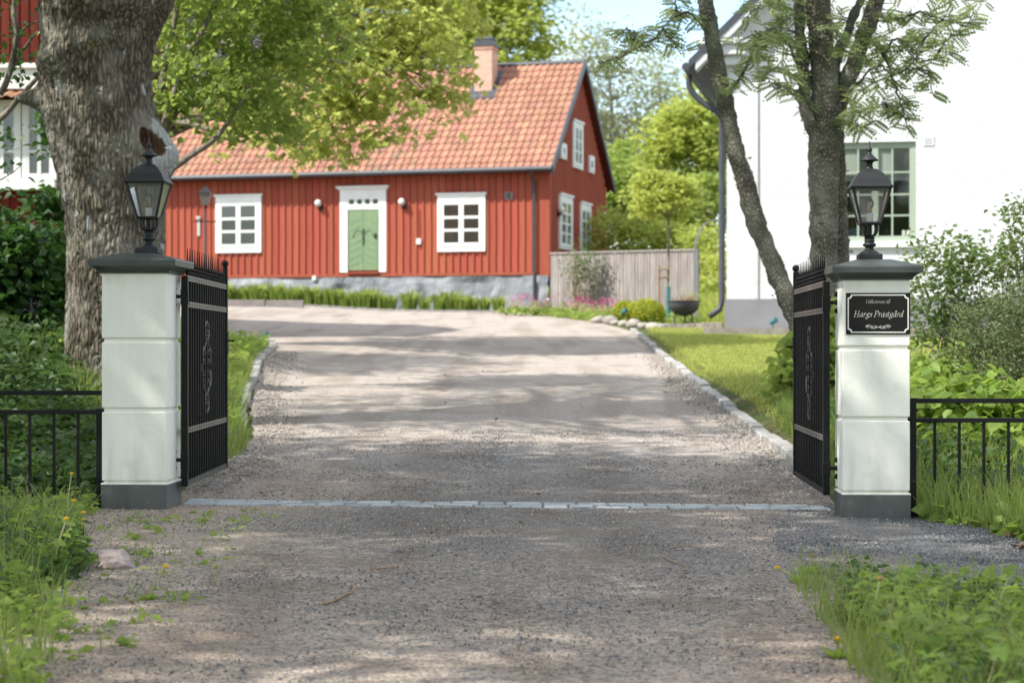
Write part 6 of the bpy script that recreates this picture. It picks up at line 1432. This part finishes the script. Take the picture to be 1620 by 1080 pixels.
# weed patch in the lower right corner
wp = [(1.40, 9.85), (1.62, 10.1), (1.90, 9.75), (2.15, 8.9), (2.7, 8.2), (3.2, 8.0), (3.2, 6.0), (1.16, 6.0), (1.22, 7.2), (1.27, 8.2), (1.32, 9.1)]
wpi = [(1.55, 9.3), (1.85, 9.4), (2.1, 8.7), (2.7, 8.0), (3.2, 7.8), (3.2, 6.0), (1.28, 6.0), (1.36, 7.2), (1.42, 8.4)]
blades('verge_grass', patchy(pts_in([p for p in wp if p[1] < 9], 3000), 2.5, .0, .1, 13), .28, .0028, 'grass', .5, kind='stuff')
blades('verge_grass', patchy(pts_in(wp, 9500), 2.2, -.05, .2, 3), .17, .0026, 'grass', .5, kind='stuff')
weeds('weed_patch', patchy(pts_in([p for p in wpi if p[1] < 8.8], 700), 2, -.05, .1, 4), .22, .062, 'leaf_weed', T=MAPLE, per=10, kind='stuff')
weeds('weed_patch', patchy(pts_in(wpi, 900), 2.4, .0, .1, 19), .17, .06, 'leaf_weed_dark', T=LEAF, per=8, kind='stuff')
weeds('weed_patch', patchy(pts_in(wpi, 800), 2, -.05, .15, 9), .20, .055, 'leaf_weed', T=LEAF, per=10, kind='stuff')

# gravel banked against the kerbs
def bank(side, n, seed):
    rng = np.random.default_rng(seed); y = rng.uniform(14.5, 34, n); x = (interp(RIGHT, y) - .03 - np.abs(rng.normal(0, .16, n))) if side > 0 else (interp(LEFT, y) + .05 + np.abs(rng.normal(0, .2, n)))
    P = np.column_stack([x, y, g(x, y) + .02]); D = rng.normal(0, 1, (n, 3)); N = rng.normal(0, .5, (n, 3)) + (0, 0, 1)
    OC = (np.array([(1, 0, 0), (-1, 0, 0), (0, 1, 0), (0, -1, 0), (0, 0, .7), (0, 0, -.6)]) * .5, np.array([(0, 2, 4), (2, 1, 4), (1, 3, 4), (3, 0, 4), (2, 0, 5), (1, 2, 5), (3, 1, 5), (0, 3, 5)]))
    link('loose_gravel', scatter_mesh('loose_gravel', OC, P, D, N, .012 + .035 * rng.uniform(0, 1, n) ** 3), 'gravel_bits', kind='stuff')
M['gravel_bits'] = mat('gravel_bits', (.27, .24, .21), (.36, .32, .29), scale=1, rough=.95, rand='isl', amt=.3)
bank(1, 4000, 94); bank(-1, 3500, 95)

# ---------------------------------------------------------------- dandelions
def dandelion(X, Y, h, lean, head, label):
    z = gz(X, Y); root = empty('dandelion', (X, Y, z), 0, label, 'dandelion', 'dandelions in the verges')
    pts = catmull([(0, 0, 0), (lean * .25, 0, h * .5), (lean, 0, h)], 5); MB().tube(pts, .0035, 5).build('stem', 'stem_pale', root)
    if head == 'y':
        hd = MB(); 
        for i in range(16):
            a = 2 * PI * i / 16
            for r, zz_ in ((.020, .004), (.013, .010)):
                b = len(hd.v); c, s_ = math.cos(a), math.sin(a); hd.add([(lean, 0, h), (lean + r * c - .003 * s_, r * s_ + .003 * c, h + zz_), (lean + r * c + .003 * s_, r * s_ - .003 * c, h + zz_)], [(0, 1, 2)])
        hd.ball((lean, 0, h + .003), .010, 8, 4); hd.build('flower', 'petal_yellow', root)
    else: MB().ball((lean, 0, h + .006), .011, 8, 5).build('seed_head', 'seed_brown', root)
    n = 8; a = np.linspace(0, 5.6, n); D = np.stack([np.cos(a), np.sin(a), RNG.uniform(.3, 1.3, n)], 1); link('leaves', scatter_mesh('leaves', LEAF, np.zeros((n, 3)), D, np.tile([0, 0, 1.], (n, 1)), RNG.uniform(.05, .10, n)), 'leaf_weed', root)
def dpx(px, py_base, py_top, lean_px, head, label):
    Y = ZC * 3150 / (py_base - 550); dandelion((px - 810) * Y / 3150, Y, (py_base - py_top) * Y / 3150, lean_px * Y / 3150, head, label)
dpx(85, 915, 818, 20, 'y', 'tall dandelion stem before the left fence'); dpx(97, 860, 795, 20, 'y', 'dandelion flower in front of the left pillar edge')
dpx(128, 870, 812, 4, 'y', 'dandelion beside the left pillar plinth, upper one'); dpx(134, 872, 824, 0, 'y', 'dandelion beside the left pillar plinth, lower one')
dpx(40, 870, 814, 4, 'y', 'dandelion before the fence, second from the left edge'); dpx(14, 880, 824, 4, 'y', 'dandelion nearest the left edge'); 
dpx(236, 945, 888, 26, 'y', 'lone dandelion on the gravel right of the two rocks'); dpx(105, 845, 753, 8, 'y', 'dandelion highest of those before the left pillar')
dpx(1262, 912, 885, -32, 'y', 'dandelion at the left tip of the right weed patch'); dpx(1283, 898, 868, 0, 's', 'short closed dandelion in the tip of the right weed patch')
dpx(1322, 1020, 985, 3, 'y', 'dandelion leaning over the gravel edge of the right weed patch'); dpx(1378, 995, 893, 14, 's', 'tall pale dandelion stem with brown head in right weed patch')
dpx(1365, 960, 915, -10, 's', 'curved pale dandelion stem with brown head in right weed patch')

# ---------------------------------------------------------------- rocks, twigs, loose stones
def rock(px, py, r, label, seed, sx=1.1, sz=.85):
    Y = ZC * 3150 / (py - 550); X = (px - 810) * Y / 3150
    m_ = MB(); m_.ball((0, 0, 0), 1, 14, 9); me = m_.mesh('rock')
    for v in me.vertices:
        q = v.co + Vector((seed, 0, 0)); n0 = noise.noise(q * .9) * .35 + noise.noise(q * 2.4) * .14; v.co *= 1 + n0; v.co.x *= r * sx; v.co.y *= r; v.co.z *= r * sz
        if v.co.x > r * .4: v.co.z -= (v.co.x - r * .4) * .5
    o = link('rock', me, 'rock'); o.location = (X, Y, gz(X, Y) + r * .42); tag(o, label, 'rock')
rock(182, 899, .088, 'larger pinkish grey rock at the edge of the left verge', 3.0); rock(141, 885, .055, 'smaller rock half hidden in weeds left of the larger one', 9.0); rock(364, 704, .10, 'pale rock at the foot of the grass behind the left gate leaf', 14.0)
def twig(pts, r, label):
    Pw = [Vector(((px - 810) * (ZC * 3150 / (py - 550)) / 3150, ZC * 3150 / (py - 550), 0)) for px, py in pts]
    b = Pw[0].copy(); b.z = gz(b.x, b.y) + .02; Q = catmull([Vector((p.x - b.x, p.y - b.y, gz(p.x, p.y) + .02 - b.z + random.uniform(.0, .012))) for p in Pw], 4)
    o = MB().tube(Q, list(np.linspace(r, r * .5, len(Q))), 5).build('twig', 'twig', None, smooth=True); o.location = b; tag(o, label, 'twig', 'twigs on the gravel')
twig([(512, 951), (528, 947), (545, 938), (560, 931), (556, 923)], .008, 'crooked pale twig lying on the gravel, left of centre')
twig([(585, 901), (605, 898), (632, 897)], .005, 'thin twig on the gravel above the crooked one'); twig([(690, 806), (720, 808), (757, 810)], .004, 'thin reddish twig on the cobble strip')
twig([(1058, 866), (1085, 864), (1112, 868)], .005, 'dark twig on the gravel right of centre'); twig([(1050, 880), (1078, 890), (1095, 893)], .004, 'pale straw on the gravel below the dark twig')
twig([(382, 881), (400, 880), (420, 876)], .004, 'short twig on the gravel right of the rocks'); twig([(538, 843), (558, 836)], .004, 'tiny curved twig on the gravel below the cobbles, left')
fl2 = pts_in([(-2.2, 7), (-2.2, 30), (2.2, 30), (1.2, 7)], 46); D_, N_2 = frames(46, 1, 0)
link('fallen_leaves', scatter_mesh('fallen_leaves', HEART, np.column_stack([fl2, g(fl2[:, 0], fl2[:, 1]) + .028]), D_, N_2, RNG.uniform(.025, .05, 46)), 'dead_leaf', kind='stuff')
# grit: real little stones over the near gravel
OCT = (np.array([(1, 0, 0), (-1, 0, 0), (0, 1, 0), (0, -1, 0), (0, 0, .7), (0, 0, -.6)]) * .5, np.array([(0, 2, 4), (2, 1, 4), (1, 3, 4), (3, 0, 4), (2, 0, 5), (1, 2, 5), (3, 1, 5), (0, 3, 5)]))
def grit(poly, n, s0, s1, m, seed):
    rng = np.random.default_rng(seed); q = pts_in(poly, n, rng); q = q[in_drive(q[:, 0], q[:, 1])]
    P = np.column_stack([q, g(q[:, 0], q[:, 1]) + .016]); D = rng.normal(0, 1, (len(q), 3)); N = rng.normal(0, .5, (len(q), 3)) + (0, 0, 1)
    sc = s0 + (s1 - s0) * rng.uniform(0, 1, len(q)) ** 3
    link('loose_gravel', scatter_mesh('loose_gravel', OCT, P, D, N, sc), m, kind='stuff')
M['grit_pink'] = mat('grit_pink', (.30, .26, .225), (.38, .33, .29), scale=1, rough=.95, rand='isl', amt=.35)
M['grit_grey'] = mat('grit_grey', (.12, .125, .13), (.20, .205, .21), scale=1, rough=.95, rand='isl', amt=.4)
near_ = [(-2.6, 6.2), (-2.8, 13.7), (-2.4, 20), (2.3, 20), (2.3, 13.8), (3.0, 13), (3.0, 10.8), (1.6, 10.8), (1.3, 6.2)]
grit(near_, 34000, .006, .020, 'grit_pink', 91); grit(near_, 30000, .006, .020, 'grit_grey', 92)
grit([(1.6, 8.8), (3.3, 8.8), (3.2, 13.0), (2.3, 13.8), (1.9, 13.7), (1.5, 11.5)], 16000, .008, .024, 'grit_grey', 93)
